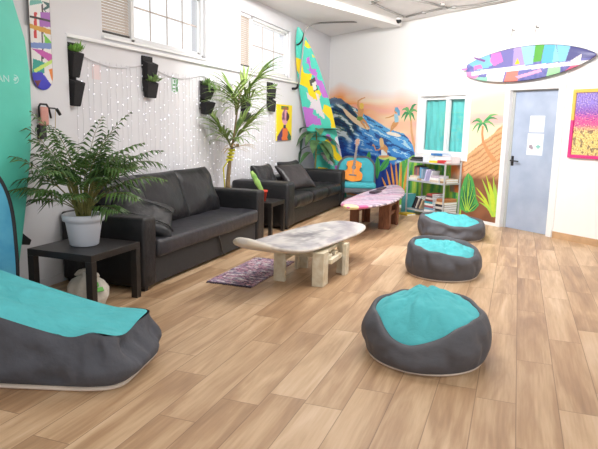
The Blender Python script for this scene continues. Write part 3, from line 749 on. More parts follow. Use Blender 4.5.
# surf table: striped
def hw_red(t): return .365*max(0, (1-abs((t-.50)/.505)**2.3))**.72
def rk_red(t): return .055*(2*t-1)**2
STR = [L(c) for c in ((206, 180, 198), (168, 146, 170), (226, 212, 220), (190, 160, 186), (118, 100, 132), (214, 190, 206), (206, 130, 168), (226, 208, 214))]
def col_red(t, x, s, c):
    if t > .962: return L((240, 224, 172))
    if t > .90: return L((214, 96, 152)) if (t > .945 or abs(x) > .75) else L((214, 178, 198))
    if t < .05: return L((226, 120, 176))
    a = (t*15+x*2.1)+.55*nz(t*7, x*1.5, 2)+.35*nz(t*16, x*3, 4)
    i = int(math.floor(a*2.0)) % 8
    c_ = mixc(STR[i], STR[(i+1) % 8], (a*2-math.floor(a*2)-.7)*3)
    c_ = mixc(c_, L((190, 168, 186)), .3)
    if abs(x) > .93 and s < .6: c_ = mixc(c_, L((74, 64, 82)), .7) if i % 2 else L((220, 202, 210))
    return c_ if s > -.4 else L((170, 140, 150))
legsR = [[(-1.90, -1.735, 8.76, 8.81), (-1.775, -1.735, 8.81, 8.90)], [(-1.83, -1.70, 9.30, 9.35), (-1.74, -1.70, 9.24, 9.30)], [(-2.29, -2.17, 9.32, 9.37), (-2.29, -2.25, 9.26, 9.32)], [(-2.36, -2.22, 8.78, 8.83), (-2.36, -2.32, 8.83, 8.90)]]
rt = surf_table('coffee table made of a pink and purple striped surfboard on brown wooden legs', (-2.02, 10.66, .432), (-2.02, 7.42, .432), hw_red, .075, rk_red, col_red, 'red_wood', legsR, .39, 'surfboard coffee tables')
B = new(); box(B, -2.32, -1.74, 8.83, 9.32, .345, .388); finish('top_frame', B, 'red_wood', rt, bevel=.003)
for a in ((-1.78, -1.745, 8.9, 9.24), (-2.325, -2.285, 8.9, 9.26)):
    B = new(); box(B, *a, .20, .25); finish('rail', B, 'red_wood', rt, bevel=.003)
for k, (px, py, lab) in enumerate(((375.4, 192.8, 'small dark flat case lying on the striped surfboard table, the nearer of two'), (381.5, 189.6, 'small dark flat case lying on the striped surfboard table, the farther of two'))):
    p = onz(px, py, .473); m = Matrix.Translation((p.x, p.y, .473)) @ Matrix.Rotation(math.radians(-8+6*k), 4, 'Z')
    B = new(); rbox(B, -.05, .05, -.16, .16, 0, .034, .006, 2, m=m); o_ = finish('flat_case', B, mat('dark_case%d' % k, (70, 56, 72) if k else (60, 48, 60), .5), loc=(p.x, p.y, .471))
    tag(o_, lab, 'case', 'flat cases on the striped table')

# painted board hung on the mural wall
def q5(*p): return [(465+x/4.496, 35+y/4.496) for x, y in p]
n0, t0_ = bwp(599.5, 55), bwp(470.5, 71)
sA, sB = Vector((t0_[0], t0_[1])), Vector((n0[0], n0[1]))
HOFF = .07
hb_ax = Vector(D*(sB.x-sA.x))+Vector((0, 0, sB.y-sA.y)); hb_len = hb_ax.length
HP = [(L((126, 190, 222)), q5((0, 120), (60, 60), (150, 80), (120, 140), (60, 160))), (L((120, 116, 176)), q5((100, 60), (230, 50), (235, 140), (130, 150))), (L((232, 124, 196)), q5((120, 84), (160, 78), (172, 118), (130, 140), (112, 118))), (L((170, 150, 206)), q5((220, 40), (250, 45), (290, 130), (215, 140))), (L((240, 206, 40)), q5((236, 104), (248, 132), (222, 136))), (L((150, 200, 226)), q5((250, 40), (318, 36), (304, 130), (268, 134))), (L((92, 168, 70)), q5((318, 30), (360, 30), (342, 116), (306, 124))), (L((96, 180, 220)), q5((360, 30), (406, 30), (398, 125), (342, 128))), (L((140, 206, 206)), q5((406, 36), (426, 118), (392, 124))), (L((130, 196, 226)), q5((410, 30), (476, 40), (452, 118), (424, 122))), (L((84, 84, 140)), q5((480, 40), (600, 60), (600, 100), (520, 105), (452, 118))), (L((236, 226, 226)), q5((470, 118), (525, 84), (520, 118))),
      (L((232, 120, 150)), q5((440, 168), (480, 136), (600, 100), (600, 130), (500, 160))), (L((168, 224, 170)), q5((376, 142), (430, 138), (424, 190), (364, 190))), (L((224, 134, 120)), q5((190, 158), (240, 154), (236, 220), (170, 225))), (L((238, 168, 200)), q5((225, 186), (340, 152), (345, 165), (240, 196))), (L((240, 238, 240)), q5((100, 160), (182, 158), (165, 225), (90, 225))), (L((150, 220, 190)), q5((20, 190), (100, 190), (100, 215), (30, 210))), (L((240, 150, 200)), q5((0, 165), (70, 170), (50, 196), (0, 196))), (L((236, 130, 190)), q5((40, 140), (70, 132), (80, 150), (40, 158)))]
BAND = q5((30, 166), (120, 150), (560, 112), (580, 118), (560, 130), (120, 170), (30, 184))
def col_hang(t, x, s, c):
    u, v = proj(np.array(c))
    if abs(x) > .955 and s < .3: return L((44, 44, 62))
    if inpoly(u, v, BAND): return L((246, 246, 248))
    for col, P in HP[::-1]:
        if inpoly(u, v, P): return col
    n = nz(u*.3, v*.3)
    return mixc(L((104, 108, 172)), L((128, 128, 190)), n+.5)
hb = thing('surfboard', 'colourful patchwork surfboard hanging sideways on strings above the door', 'surfboard', wall((sA.x+sB.x)/2, 2.4, HOFF))
def hw_hang(t): return .255*max(0, (1-abs((t-.46)/.545)**2.1))**.78
board('board', hb, wall(sA.x, sA.y, HOFF), hb_ax, (0, 0, 1), hb_len, hw_hang, .06, lambda t: 0., col_hang, nu=260, nv=140)
for px, py, px2, py2 in ((478, 57.5, 489, 60), (465.5, 69, 471, 68)):
    a = bwp(px, py); b = bwp(px2, py2)
    B = new(); prism(B, [(a[0], a[1]), (a[0]+.02, a[1]-.03), (b[0], b[1]-.04), (b[0]+.02, b[1]-.01)], lambda q, r, tt: wall(q, r, tt), HOFF+.015, HOFF+.03)
    finish('fin', B, mat('fin_purple%d' % px, (136, 84, 150) if px > 470 else (222, 130, 190), .4), hb)
for px, py, bx, by in ((514.5, 30.5, 513.6, 47), (538.5, 27.5, 535.5, 42.5)):
    a = bwp(px, py); b = bwp(bx, by)
    B = new(); tube(B, [wall(a[0], a[1], 0), wall(a[0], a[1], .05), wall(a[0], a[1]+.025, .06)], .012, 8); hk = finish('hook', B, 'conduit', hb)
    B = new()
    for ds in (-.03, .03): tube(B, [wall(a[0], a[1], .045), wall(b[0]+ds, b[1]-.04, HOFF+.03)], .0045, 6)
    finish('hanging_string', B, 'conduit', hb)

# painted skateboard deck on the pier
S_P = lambda *p: [(28+x/4.72, y/4.72) for x, y in p]
DK = [(L((110, 180, 170)), S_P((8, 0), (60, 0), (70, 15), (8, 26))), (L((40, 90, 90)), S_P((66, 5), (112, 20), (112, 30), (80, 48), (88, 56), (82, 58), (70, 40), (90, 28))), (L((206, 60, 60)), S_P((28, 58), (42, 58), (42, 180), (28, 180))), (L((168, 100, 186)), S_P((56, 58), (118, 58), (118, 130), (56, 125))), (L((214, 160, 60)), S_P((8, 112), (112, 140), (112, 166), (8, 132))), (L((52, 40, 40)), S_P((8, 72), (112, 98), (112, 106), (8, 82))), (L((116, 200, 70)), S_P((74, 158), (116, 205), (80, 205))), (L((120, 146, 204)), S_P((10, 200), (116, 204), (116, 232), (10, 226))), (L((200, 80, 170)), S_P((16, 228), (60, 234), (124, 262), (124, 296), (100, 290))), (L((48, 160, 146)), S_P((24, 276), (82, 296), (76, 345), (20, 345))), (L((204, 234, 110)), S_P((26, 328), (122, 275), (124, 292), (34, 344))), (L((236, 136, 50)), S_P((98, 328), (124, 320), (124, 380), (112, 380))), (L((58, 60, 196)), S_P((14, 342), (66, 340), (110, 400), (90, 430), (30, 440))), (L((120, 60, 60)), S_P((30, 380), (62, 378), (46, 412)))]
LINE = S_P((64, 20), (71, 20), (72, 345), (65, 345))
def col_deck(t, x, s, c):
    u, v = proj(np.array(c))
    if abs(x) > .95 and s < .2: return L((96, 84, 80))
    for col, P in DK[::-1]:
        if inpoly(u, v, P): return col
    if inpoly(u, v, LINE): return L((90, 70, 74))
    return L((234, 230, 228))
dk = thing('skateboard_deck', 'long narrow board painted with colourful shapes hung upright on the left pier', 'board', (XW+.067, 4.275, 1.80))
def hw_dk(t): return .128*(1-(1-min(1, max(0, t/.13)))**2.2+.0004)**.5*(1-(1-min(1, max(0, (1-t)/.13)))**2.2+.0004)**.5
board('deck', dk, (XW+.067, 4.275, 1.80), (0, 0, 1), (0, 1, 0), 1.05, hw_dk, .022, lambda t: 0., col_deck, nu=200, nv=100, smooth=False)

# ------------------------------------------------------------------ small things on the left wall
wb_ = thing('wall_gadget', 'pink and black wall mounted bottle gadget with bent side arm on the left pier', 'wall fitting', (XW+.06, 4.30, 1.38))
XP = XW+.055
B = new(); rbox(B, XP+.03, XP+.09, 4.245, 4.385, 1.45, 1.70, .025, 3); finish('pink_body', B, 'pinkbox', wb_, smooth=True)
B = new(); tube(B, [(XP+.07, 4.235, 1.55), (XP+.07, 4.235, 1.70), (XP+.07, 4.26, 1.735), (XP+.07, 4.36, 1.735), (XP+.07, 4.40, 1.68), (XP+.07, 4.43, 1.55)], .013, 8); finish('black_hoop', B, 'blackp', wb_, smooth=True)
B = new(); tube(B, [(XP+.07, 4.385, 1.69), (XP+.09, 4.48, 1.685), (XP+.09, 4.52, 1.67)], .010, 8); tube(B, [(XP+.09, 4.51, 1.68), (XP+.09, 4.57, 1.60)], .02, 8); finish('side_arm', B, 'blackp', wb_)
B = new(); box(B, XP, XP+.06, 4.25, 4.36, 1.27, 1.46); finish('wall_mount', B, 'blackp', wb_, bevel=.008)
B = new(); tube(B, [(XP+.08, 4.50, 1.66), (XP+.07, 4.495, 1.42)], .004, 6); finish('cord', B, 'tan', wb_)
wb_.scale = (.72, .72, .66); wb_.location = (XW+.055, 4.225, 1.44)

def tuft(B, c, n, r, ln, w, rnd, up=.6):
    for k in range(n):
        a = rnd.uniform(0, 2*PI); el = rnd.uniform(.2, 1.2); d_ = Vector((math.cos(a)*math.cos(el), math.sin(a)*math.cos(el), math.sin(el)*up+.25)).normalized()
        p = Vector(c)+Vector((rnd.uniform(-r, r), rnd.uniform(-r, r), 0)); l_ = ln*rnd.uniform(.6, 1.2); sd = d_.cross(Vector((0, 0, 1))).normalized()*w; up_ = sd.cross(d_).normalized()*w*.35
        v = [B.v(p), B.v(p+d_*l_*.5+sd+up_), B.v(p+d_*l_), B.v(p+d_*l_*.5-sd+up_)]; m_ = B.v(p+d_*l_*.55)
        B.f([v[0], v[1], m_]); B.f([v[1], v[2], m_]); B.f([v[2], v[3], m_]); B.f([v[3], v[0], m_])
PL = [(4.635, 4.765, 1.68, 2.27, 'black felt wall planter with bright green plant beside the pier, nearest of five'),
      (5.86, 6.06, 1.82, 2.28, 'black felt wall planter with pale rosette succulent below the nearer window'),
      (7.16, 7.38, 1.66, 2.10, 'black felt wall planter with trailing succulent left of the tall palm'),
      (8.44, 8.64, 1.58, 1.94, 'black felt wall planter half hidden behind the tall palm leaves'),
      (9.46, 9.70, 1.76, 2.25, 'black felt wall planter below the farther window, left of the yellow portrait')]
for k, (y0, y1, z0, z1, lab) in enumerate(PL):
    rnd = random.Random(k+3)
    t = thing('wall_planter', lab, 'planter', (XW, (y0+y1)/2, z0), 0, 'felt planters on the left wall')
    B = new(); box(B, XW+.002, XW+.022, y0, y1, z0+.06, z1); finish('backing_panel', B, 'felt', t, bevel=.004)
    h = (z1-z0)*.42; pr = (.10, .075, .12, .08, .06)[k]
    for j, zb in enumerate((z0, z0+(z1-z0)*.46)):
        B = new(); g = .012
        P8 = [(XW+.022, y0+g, zb), (XW+.075, y0+g, zb-.01), (XW+.075, y1-g, zb-.01), (XW+.022, y1-g, zb), (XW+.022, y0-.01, zb+h), (XW+.022+pr, y0-.008, zb+h-.03), (XW+.022+pr, y1+.012, zb+h-.03), (XW+.022, y1+.006, zb+h)]
        hexa(B, [Vector(p) for p in P8]); finish('pocket', B, 'felt', t, bevel=.008)
    zt = z0+(z1-z0)*.46+h-.02
    B = new(); c = (XW+.075, (y0+y1)/2, zt if k != 1 else z0+h-.02)
    tuft(B, c, 60 if k != 4 else 14, .05, .10 if k != 2 else .12, .014 if k != 1 else .02, rnd, .8)
    if k == 2:
        for q in range(14):
            d_ = Vector((rnd.uniform(.3, 1), rnd.uniform(-1, 1.2), 0)).normalized(); p = Vector(c)
            pts = [p, p+d_*.07+Vector((0, 0, .04)), p+d_*.12-Vector((0, 0, rnd.uniform(0, .10)))]
            tube(B, pts, .005, 5)
    finish('succulent', B, 'succ' if k != 0 else mat('fresh_green', (122, 176, 74), .5, var=.25, vscale=18), t)

# fairy light curtain
fl = thing('fairy_light_curtain', 'curtain of hanging wires with tiny white fairy lights on the left wall above the sofas', 'fairy lights', (XW+.02, 7.5, 0))
rnd = random.Random(5); hooks = [4.72, 5.95, 7.25, 8.6, 9.9]; pts = []
for a, b in zip(hooks, hooks[1:]):
    for i in range(9):
        t = i/9; pts.append(Vector((XW+.018, a+(b-a)*t, 2.20-.10*math.sin(PI*t)-.012*(a-4.7))))
B = new(); tube(B, pts, .006, 6); finish('cord', B, 'wire', fl)
BL = new(); ns = 58
for k in range(ns):
    y = 4.76+(9.85-4.76)*k/(ns-1)+rnd.uniform(-.02, .02); zt = 2.14; zb = rnd.uniform(.55, .75)
    n = 10; P = [Vector((XW+.016+rnd.uniform(0, .006), y+rnd.uniform(-.012, .012), zt+(zb-zt)*i/n)) for i in range(n+1)]
    B = new(); tube(B, P, .0028, 5); finish('light_strand', B, 'wire', fl)
    for i in range(10):
        f = (i+rnd.uniform(.1, .9))/10*n; a = int(f); p = P[a].lerp(P[min(a+1, n)], f-a)+Vector((.008, 0, 0)); r = rnd.choice((.0025, .003, .003, .004, .005, .007))
        v = [BL.v(p+Vector(q)*r) for q in ((1, 0, 0), (0, 1, 0), (0, 0, 1), (-1, 0, 0), (0, -1, 0), (0, 0, -1))]
        for q in ((0, 1, 2), (1, 3, 2), (3, 4, 2), (4, 0, 2), (1, 0, 5), (3, 1, 5), (4, 3, 5), (0, 4, 5)): BL.f([v[i_] for i_ in q])
o_ = finish('bulbs', BL, 'bulb', fl); o_['kind'] = 'stuff'
# green print and faint pink sheet behind the lights
t = thing('wall_print', 'narrow green printed paper on the left wall behind the fairy lights', 'print', (XW+.004, 6.52, 1.9))
a, b = onx(171, 76.5, XW+.004), onx(178.5, 93, XW+.004)
B = new(); box(B, XW+.001, XW+.004, a.y, b.y, b.z, a.z); finish('sheet', B, 'paper', t)
B = new(); hh = a.z-b.z; ww = b.y-a.y
for (u0, u1, v0, v1) in ((.05, .2, .1, .9), (.2, .75, .85, .97), (.7, .95, .55, .9), (.25, .8, .42, .56), (.65, .92, .08, .4), (.2, .9, .2, .3), (.3, .55, .02, .12), (.35, .6, .62, .8)):
    box(B, XW+.0042, XW+.0048, a.y+ww*u0, a.y+ww*u1, b.z+hh*v0, b.z+hh*v1)
finish('printing', B, 'green_print', t)
a, b = onx(92, 64, XW+.004), onx(101, 80, XW+.004)
B = new(); box(B, XW+.001, XW+.004, a.y, b.y, b.z, a.z); tag(finish('paper_sheet', B, 'pink_paper', loc=(XW+.0005, a.y, b.z)), 'faint pink paper sheet on the left wall behind the lights beside the nearest planter', 'paper')
# yellow portrait canvas
pc = thing('canvas_painting', 'yellow canvas with a colourful figure portrait on the left wall', 'painting', (XW+.02, 10.3, 1.23))
y0, y1, z0, z1 = 9.95, 10.72, 1.235, 1.90
pa, pb = onx(277.5, 104, XW+.03), onx(291.5, 140, XW+.03)
y0, y1, z1, z0 = pa.y, pb.y, pa.z, pb.z
B = new(); box(B, XW+.002, XW+.028, y0, y1, z0, z1); finish('canvas', B, mat('canvas_yellow', (240, 214, 36), .7), pc)
B = new(); cols = []; n1, n2 = 36, 80
for i in range(n1):
    for j in range(n2):
        u, v = (i+.5)/n1, (j+.5)/n2; ya, yb, za, zb = y0+(y1-y0)*i/n1, y0+(y1-y0)*(i+1)/n1, z0+(z1-z0)*j/n2, z0+(z1-z0)*(j+1)/n2
        c = L((242, 216, 34)); q = nz(u*6, v*9, 2)
        if v < .36 and abs(u-.5) < .46-.32*max(0, v-.12)/.24: c = L((232, 120, 60)) if abs(u-.55+q*.1) < .2 else (L((60, 110, 90)) if u > .6 else L((90, 60, 110)))
        if .34 < v < .44 and abs(u-.5) < .09: c = L((60, 60, 90))
        if ((u-.52)/.22)**2+((v-.66)/.22)**2 < 1: c = mixc(L((224, 160, 180)), L((120, 80, 100)), q*1.6+.2)
        if ((u-.62)/.2)**2+((v-.67)/.12)**2 < 1 and u > .6: c = L((90, 60, 56))
        if .86 < v < .96 and abs(u-.5) < .26: c = mixc(L((176, 90, 60)), L((90, 130, 60)), q*2+.4)
        B.f([B.v((XW+.0288, a_, b_)) for a_, b_ in ((ya, za), (yb, za), (yb, zb), (ya, zb))]); cols.append(c)
finish('painted_figure', B, PAINT, pc, colors=cols, recalc=False)

# framed painting right of the door
pf = thing('framed_painting', 'speckled purple, pink and yellow painting in a gold and magenta frame right of the door', 'painting', wall(6.7, 1.17, .03))
fs0, fs1, fz0, fz1 = 6.135, 7.05, 1.175, 2.11
def fc(z): return 0 if z > 1.62 else 1
B = new(); w_ = .045
wbox(B, fs0, fs0+w_, (fz0+fz1)/2+.05, fz1, .002, .04, 0); wbox(B, fs1-w_, fs1, (fz0+fz1)/2+.05, fz1, .002, .04, 0); wbox(B, fs0+w_, fs1-w_, fz1-w_, fz1, .002, .04, 0)
wbox(B, fs0, fs0+w_, fz0, (fz0+fz1)/2+.05, .002, .04, 1); wbox(B, fs1-w_, fs1, fz0, (fz0+fz1)/2+.05, .002, .04, 1); wbox(B, fs0+w_, fs1-w_, fz0, fz0+w_, .002, .04, 1)
finish('picture_frame', B, ['gold', 'magenta'], pf)
B = new(); cols = []; st = .008; a0, a1, b0, b1 = fs0+w_, fs1-w_, fz0+w_, fz1-w_; n1, n2 = int((a1-a0)/st), int((b1-b0)/st)
for i in range(n1):
    for j in range(n2):
        u, v = i/n1, j/n2; q = nz(u*52, v*52, 1); q2 = nz(u*15, v*15, 5)+.3*nz(u*40, v*40, 8)
        c = mixc(L((232, 206, 130)), L((226, 90, 150)), (v-.36+q*.10)/.12); c = mixc(c, L((140, 96, 190)), (v-.55+q*.12)/.14); c = mixc(c, L((150, 132, 214)), (v-.72+q*.1)/.1)
        if v < .42 and q2 > .28: c = mixc(c, L((92, 70, 70)), .75)
        elif v < .46 and q > .2: c = mixc(c, L((150, 120, 70)), .7)
        elif q > .25: c = mixc(c, L((84, 52, 120)), .5)
        c = mixc(c, L((250, 236, 200)), max(0, -q-.2)*1.2)
        sa, sb, za, zb = a0+(a1-a0)*i/n1, a0+(a1-a0)*(i+1)/n1, b0+(b1-b0)*j/n2, b0+(b1-b0)*(j+1)/n2
        B.f([B.v(wall(p[0], p[1], .022)) for p in ((sa, za), (sb, za), (sb, zb), (sa, zb))]); cols.append(c)
finish('canvas', B, PAINT, pf, colors=cols, recalc=False)
B = new(); wbox(B, fs0+w_, fs1-w_, fz0+w_, fz1-w_, .002, .02); finish('backing_board', B, 'paper', pf)

# ceiling conduit and camera
B = new(); zc = ZC-.018
CP = lambda x, y: onz(x, y, zc)
tube(B, [CP(372, 2.5), CP(385, 9), CP(399, 15), CP(404, 17)], .018, 8); tube(B, [CP(406, 17), CP(424, 12.5), CP(444, 8.5), CP(462, 7), CP(478, 5), CP(520, -3)], .016, 8); tube(B, [CP(372, 2.5), CP(386, -2)], .016, 8); tube(B, [CP(410, -1), CP(427, 2.5), CP(444, 7)], .016, 8)
cl_ = CP(404, 17)
cd = thing('ceiling_conduit', 'grey conduit pipes with small joints running across the ceiling', 'conduit', (cl_.x, cl_.y, zc))
finish('pipe', B, 'conduit', cd, smooth=True)
for x, y in ((372.5, 3), (443, 4.5), (444.5, 8), (454, 7.5), (424, 12.5)):
    p = CP(x, y); B = new(); rbox(B, p.x-.035, p.x+.035, p.y-.035, p.y+.035, zc-.02, ZC-.001, .008, 2); finish('junction_box', B, 'conduit', cd)
p = CP(399, 18)
sc = thing('security_camera', 'small black dome camera fixed at the ceiling conduit', 'camera', (p.x, p.y, zc-.05))
B = new(); lathe(B, [(.055, ZC-.002), (.055, ZC-.05)], (p.x, p.y, 0), 20); finish('mount', B, 'white_pl', sc)
B = new(); lathe(B, [(.048, ZC-.05), (.046, ZC-.075), (.034, ZC-.10), (.012, ZC-.112)], (p.x, p.y, 0), 20); finish('dome', B, 'blackp', sc, smooth=True)

# ------------------------------------------------------------------ sofas
XF_, XB_ = -3.09, -4.02
# sofa bed
s1 = thing('sofa', 'long black leather sofa bed with pull strap, beside the side table with palm', 'sofa', (-3.55, 5.77, 0))
B = new(); box(B, XB_, XF_-.03, 4.62, 6.92, .03, .30); finish('base', B, 'sofa_base', s1, bevel=.012)
B = new(); rbox(B, XB_+.25, XF_+.02, 4.63, 6.91, .285, .45, .035, 3, wr=.008, cuts=10); finish('seat', B, 'leather_seat', s1, smooth=True)
for ya, yb in ((4.41, 4.62), (6.92, 7.14)):
    B = new(); rbox(B, XB_, XF_, ya, yb, .03, .685, .03, 3, wr=.004, cuts=6, seed=ya); finish('armrest', B, 'leather', s1, smooth=True)
B = new(); rbox(B, XB_-.03, XB_+.2, 4.62, 6.92, .03, .74, .04, 3); finish('back_frame', B, 'leather', s1, smooth=True)
def back_cushion(parent, yc, w, h, zb, xb, tilt, seed, mname='leather_soft', t=.22, roll=0., yaw=0., pinch=.03):
    tl = math.radians(tilt)
    zdir = Vector((math.cos(tl), 0, math.sin(tl))); ydir = Vector((-math.sin(tl), 0, math.cos(tl))); xdir = Vector((0, 1, 0))
    m = basis(xdir, ydir, zdir, Vector((xb, yc, zb))+ydir*h/2) @ Matrix.Rotation(math.radians(roll), 4, 'Z')
    if yaw: m = Matrix.Translation((xb, yc, 0)) @ Matrix.Rotation(math.radians(yaw), 4, 'Z') @ Matrix.Translation((-xb, -yc, 0)) @ m
    B = new(); cushion(B, m, w, h, t, seed=seed, wr=.02, pinch=pinch); return B
for yc, w, sd in ((4.98, .66, 1), (5.66, .82, 2), (6.43, .82, 5)):
    finish('back_cushion', back_cushion(s1, yc, w, .60, .42, -3.60, 22, sd), 'leather_soft', s1, smooth=True)
for y in (4.60, 6.90, ):
    pass
for (x, y) in ((-3.14, 4.47), (-3.14, 7.08), (-3.95, 4.47), (-3.95, 7.08)):
    B = new(); box(B, x-.03, x+.03, y-.03, y+.03, 0, .035); finish('foot', B, 'blackp', s1)
B = new(); tube(B, [(XF_-.022, 5.87, .30), (XF_-.005, 5.865, .25), (XF_-.002, 5.90, .17), (XF_-.01, 5.93, .10), (XF_+.01, 5.95, .05)], .012, 6); finish('pull_strap', B, 'blackp', s1)
# quilted dark cushion on the near end
qm = basis(Vector((.62, .70, -.35)).normalized(), Vector((-.55, .10, .80)).normalized(), Vector((.45, -.70, .45)).normalized(), Vector((-3.53, 4.80, .60)))
X_ = Vector((.72, .62, -.32)).normalized(); Z_ = Vector((.50, -.25, .80)).normalized(); Y_ = Z_.cross(X_).normalized(); Z_ = X_.cross(Y_)
B = new(); cushion(B, basis(X_, Y_, Z_, Vector((-3.42, 4.86, .625))), .66, .50, .20, seed=3, wr=.03, pinch=.08)
qc = thing('cushion', 'black quilted cushion slumped over the near end of the long sofa bed', 'cushion', (-3.42, 4.86, .46))
finish('cover', B, 'leather_soft', qc, smooth=True)
B = new()
for v in (-.10, .08):
    pts = []
    for i in range(13):
        u = -1+2*i/12; e = (1-abs(u)**3.2)*(1-abs(v*4)**3.2 if abs(v*4) < 1 else 1)
        pts.append(basis(X_, Y_, Z_, Vector((-3.42, 4.86, .625))) @ Vector((.33*u*.95, v*1.3, .10*max(.02, e)**.42+.008)))
    tube(B, pts, .007, 6)
finish('piping', B, 'blackp', qc, smooth=True)

# second sofa
s2 = thing('sofa', 'black leather three seat sofa near the painted corner, behind the small side table', 'sofa', (-3.55, 9.54, 0))
B = new(); box(B, XB_, XF_-.03, 8.31, 10.80, .04, .28); finish('base', B, 'leather', s2, bevel=.012)
for ya, yb in ((8.0, 8.31), (10.80, 11.09)):
    B = new(); rbox(B, XB_, XF_, ya, yb, .03, .70, .045, 3, wr=.006, cuts=6, seed=ya); finish('armrest', B, 'leather', s2, smooth=True)
B = new(); rbox(B, XB_-.03, XB_+.22, 8.31, 10.80, .03, .66, .05, 3); finish('back_frame', B, 'leather', s2, smooth=True)
for k in range(3):
    ya = 8.32+k*.826; B = new(); rbox(B, XB_+.24, XF_+.015, ya, ya+.815, .27, .475, .07, 4, wr=.014, cuts=5, seed=k); finish('seat_cushion', B, 'leather_soft', s2, smooth=True)
for yc, w, sd in ((8.60, .66, 8), (9.80, .9, 9)):
    finish('back_cushion', back_cushion(s2, yc, w, .50, .45, -3.62, 24, sd, pinch=.10), 'leather_soft', s2, smooth=True)
for (x, y) in ((-3.14, 8.08), (-3.14, 11.0), (-3.95, 8.08), (-3.95, 11.0)):
    B = new(); box(B, x-.03, x+.03, y-.03, y+.03, 0, .035); finish('foot', B, 'blackp', s2)
for (c, w, h, yaw, roll, sd, lab) in (((-3.40, 9.12, .50), .68, .50, 18, -12, 4, 'dark satin throw pillow tilted on one corner on the far sofa'),):
    t = thing('throw_pillow', lab, 'pillow', (c[0], c[1], .475))
    tl = math.radians(44); zd = Vector((math.cos(tl), -.25, math.sin(tl))).normalized(); yd = Vector((-math.sin(tl), 0, math.cos(tl))); xd = yd.cross(zd).normalized(); yd = zd.cross(xd)
    m = basis(xd, yd, zd, Vector((c[0], c[1], .475+.22))) @ Matrix.Rotation(math.radians(roll), 4, 'Z')
    B = new(); cushion(B, m, w, h, .17, seed=sd, wr=.012, pinch=.08); finish('cover', B, 'pillow', t, smooth=True)

# ------------------------------------------------------------------ side tables
def lack(label, x0, x1, y0, y1, h, lt, group):
    t = thing('side_table', label, 'side table', ((x0+x1)/2, (y0+y1)/2, 0), 0, group)
    B = new(); box(B, x0, x1, y0, y1, h-.055, h); finish('tabletop', B, 'black', t, bevel=.003)
    for a, b in ((x0, y0), (x1-lt, y0), (x1-lt, y1-lt), (x0, y1-lt)):
        B = new(); box(B, a, a+lt, b, b+lt, 0, h-.055); finish('leg', B, 'black', t, bevel=.002)
    return t
lack('square black side table carrying the white potted palm', -3.69, -3.05, 3.66, 4.30, .50, .06, 'black side tables')
lack('small black side table with a red cactus pot between the two sofas', -3.67, -3.12, 7.45, 7.96, .465, .05, 'black side tables')

# ------------------------------------------------------------------ plants
def frond(B, base, az, el, length, droop, n, leaf, w, rnd, mi=0, start=.18, rr=.005, fold=.5, mstem=1, twist=0.):
    base = Vector(base); pts = []; p = base.copy(); e = el; steps = 16
    for i in range(steps+1):
        pts.append(p.copy())
        dd = Vector((math.cos(az)*math.cos(e), math.sin(az)*math.cos(e), math.sin(e)))
        p = p+dd*(length/steps); e -= droop/steps*(.4+1.2*i/steps)
    tube(B, pts, [rr*(1-.8*i/steps) for i in range(steps+1)], 5, mstem)
    for k in range(n):
        t = start+(1-start)*(k+.5)/n; f = t*steps; i = min(int(f), steps-1); q = pts[i].lerp(pts[i+1], f-i)
        tg = (pts[i+1]-pts[i]).normalized(); side = tg.cross(Vector((0, 0, 1)))
        if side.length < .05: side = Vector((math.sin(az), -math.cos(az), 0))
        side.normalize(); up = side.cross(tg)
        ll = leaf*(math.sin(PI*min(1, .18+.82*t))**.55)*rnd.uniform(.82, 1.12)
        if t > .9: ll *= .75
        for sg in (-1, 1):
            fw_ = .35+.65*t
            dr = (side*sg+tg*fw_+up*(.18+rnd.uniform(-.12, .12))).normalized()
            m1 = q+dr*ll*.5-Vector((0, 0, ll*.06)); tip = q+dr*ll-Vector((0, 0, ll*rnd.uniform(.35, .75)))
            wv = dr.cross(up).normalized()*w; ridge = up*w*fold
            a0 = q; 
            v = [B.v(a0), B.v(m1+wv-ridge), B.v(tip), B.v(m1-wv-ridge), B.v(m1)]
            B.f([v[0], v[1], v[4]], mi); B.f([v[1], v[2], v[4]], mi); B.f([v[2], v[3], v[4]], mi); B.f([v[3], v[0], v[4]], mi)
PC = Vector((-3.385, 3.985, .50))
pt = thing('potted_palm', 'bushy green parlour palm in a white pot on the black side table', 'plant', PC)
B = new(); lathe(B, [(.105, 0), (.118, .01), (.145, .19), (.152, .21), (.170, .213), (.174, .262), (.162, .268), (.150, .262), (.146, .23)], PC, 36); finish('pot', B, 'potw', pt, smooth=True)
B = new(); lathe(B, [(.146, .226), (.10, .235), (.001, .24)], PC, 24); finish('soil', B, 'soil', pt)
rnd = random.Random(11); base = PC+Vector((0, 0, .23))
B = new()
for k in range(26):
    a = rnd.uniform(0, 2*PI); r = rnd.uniform(.01, .06); b0 = base+Vector((r*math.cos(a), r*math.sin(a), 0)); tube(B, [b0, b0+Vector((.03*math.cos(a), .03*math.sin(a), .16)), b0+Vector((.07*math.cos(a), .07*math.sin(a), .30))], .006, 5)
finish('stems', B, 'stem', pt)
FR = [(188, 68, 1.12, .75), (205, 56, .98, 1.1), (183, 48, .85, 1.3), (170, 60, .9, 1.3), (-5, 54, .84, 1.1), (12, 62, .95, 1.2), (350, 40, .68, 1.3), (25, 48, .8, 1.3), (195, 34, .62, .9), (185, 22, .55, .8), (345, 24, .46, .9), (215, 42, .62, 1.2), (300, 50, .5, 1.4), (250, 52, .52, 1.4),
      (200, 84, .98, .9), (20, 84, 1.0, .95), (100, 86, .95, 1.0), (280, 84, .86, 1.1), (340, 80, .9, 1.2), (160, 80, .95, 1.2)]
for k in range(27): FR.append((rnd.uniform(0, 360), rnd.uniform(58, 88), rnd.uniform(.58, .92), rnd.uniform(1.0, 2.2)))
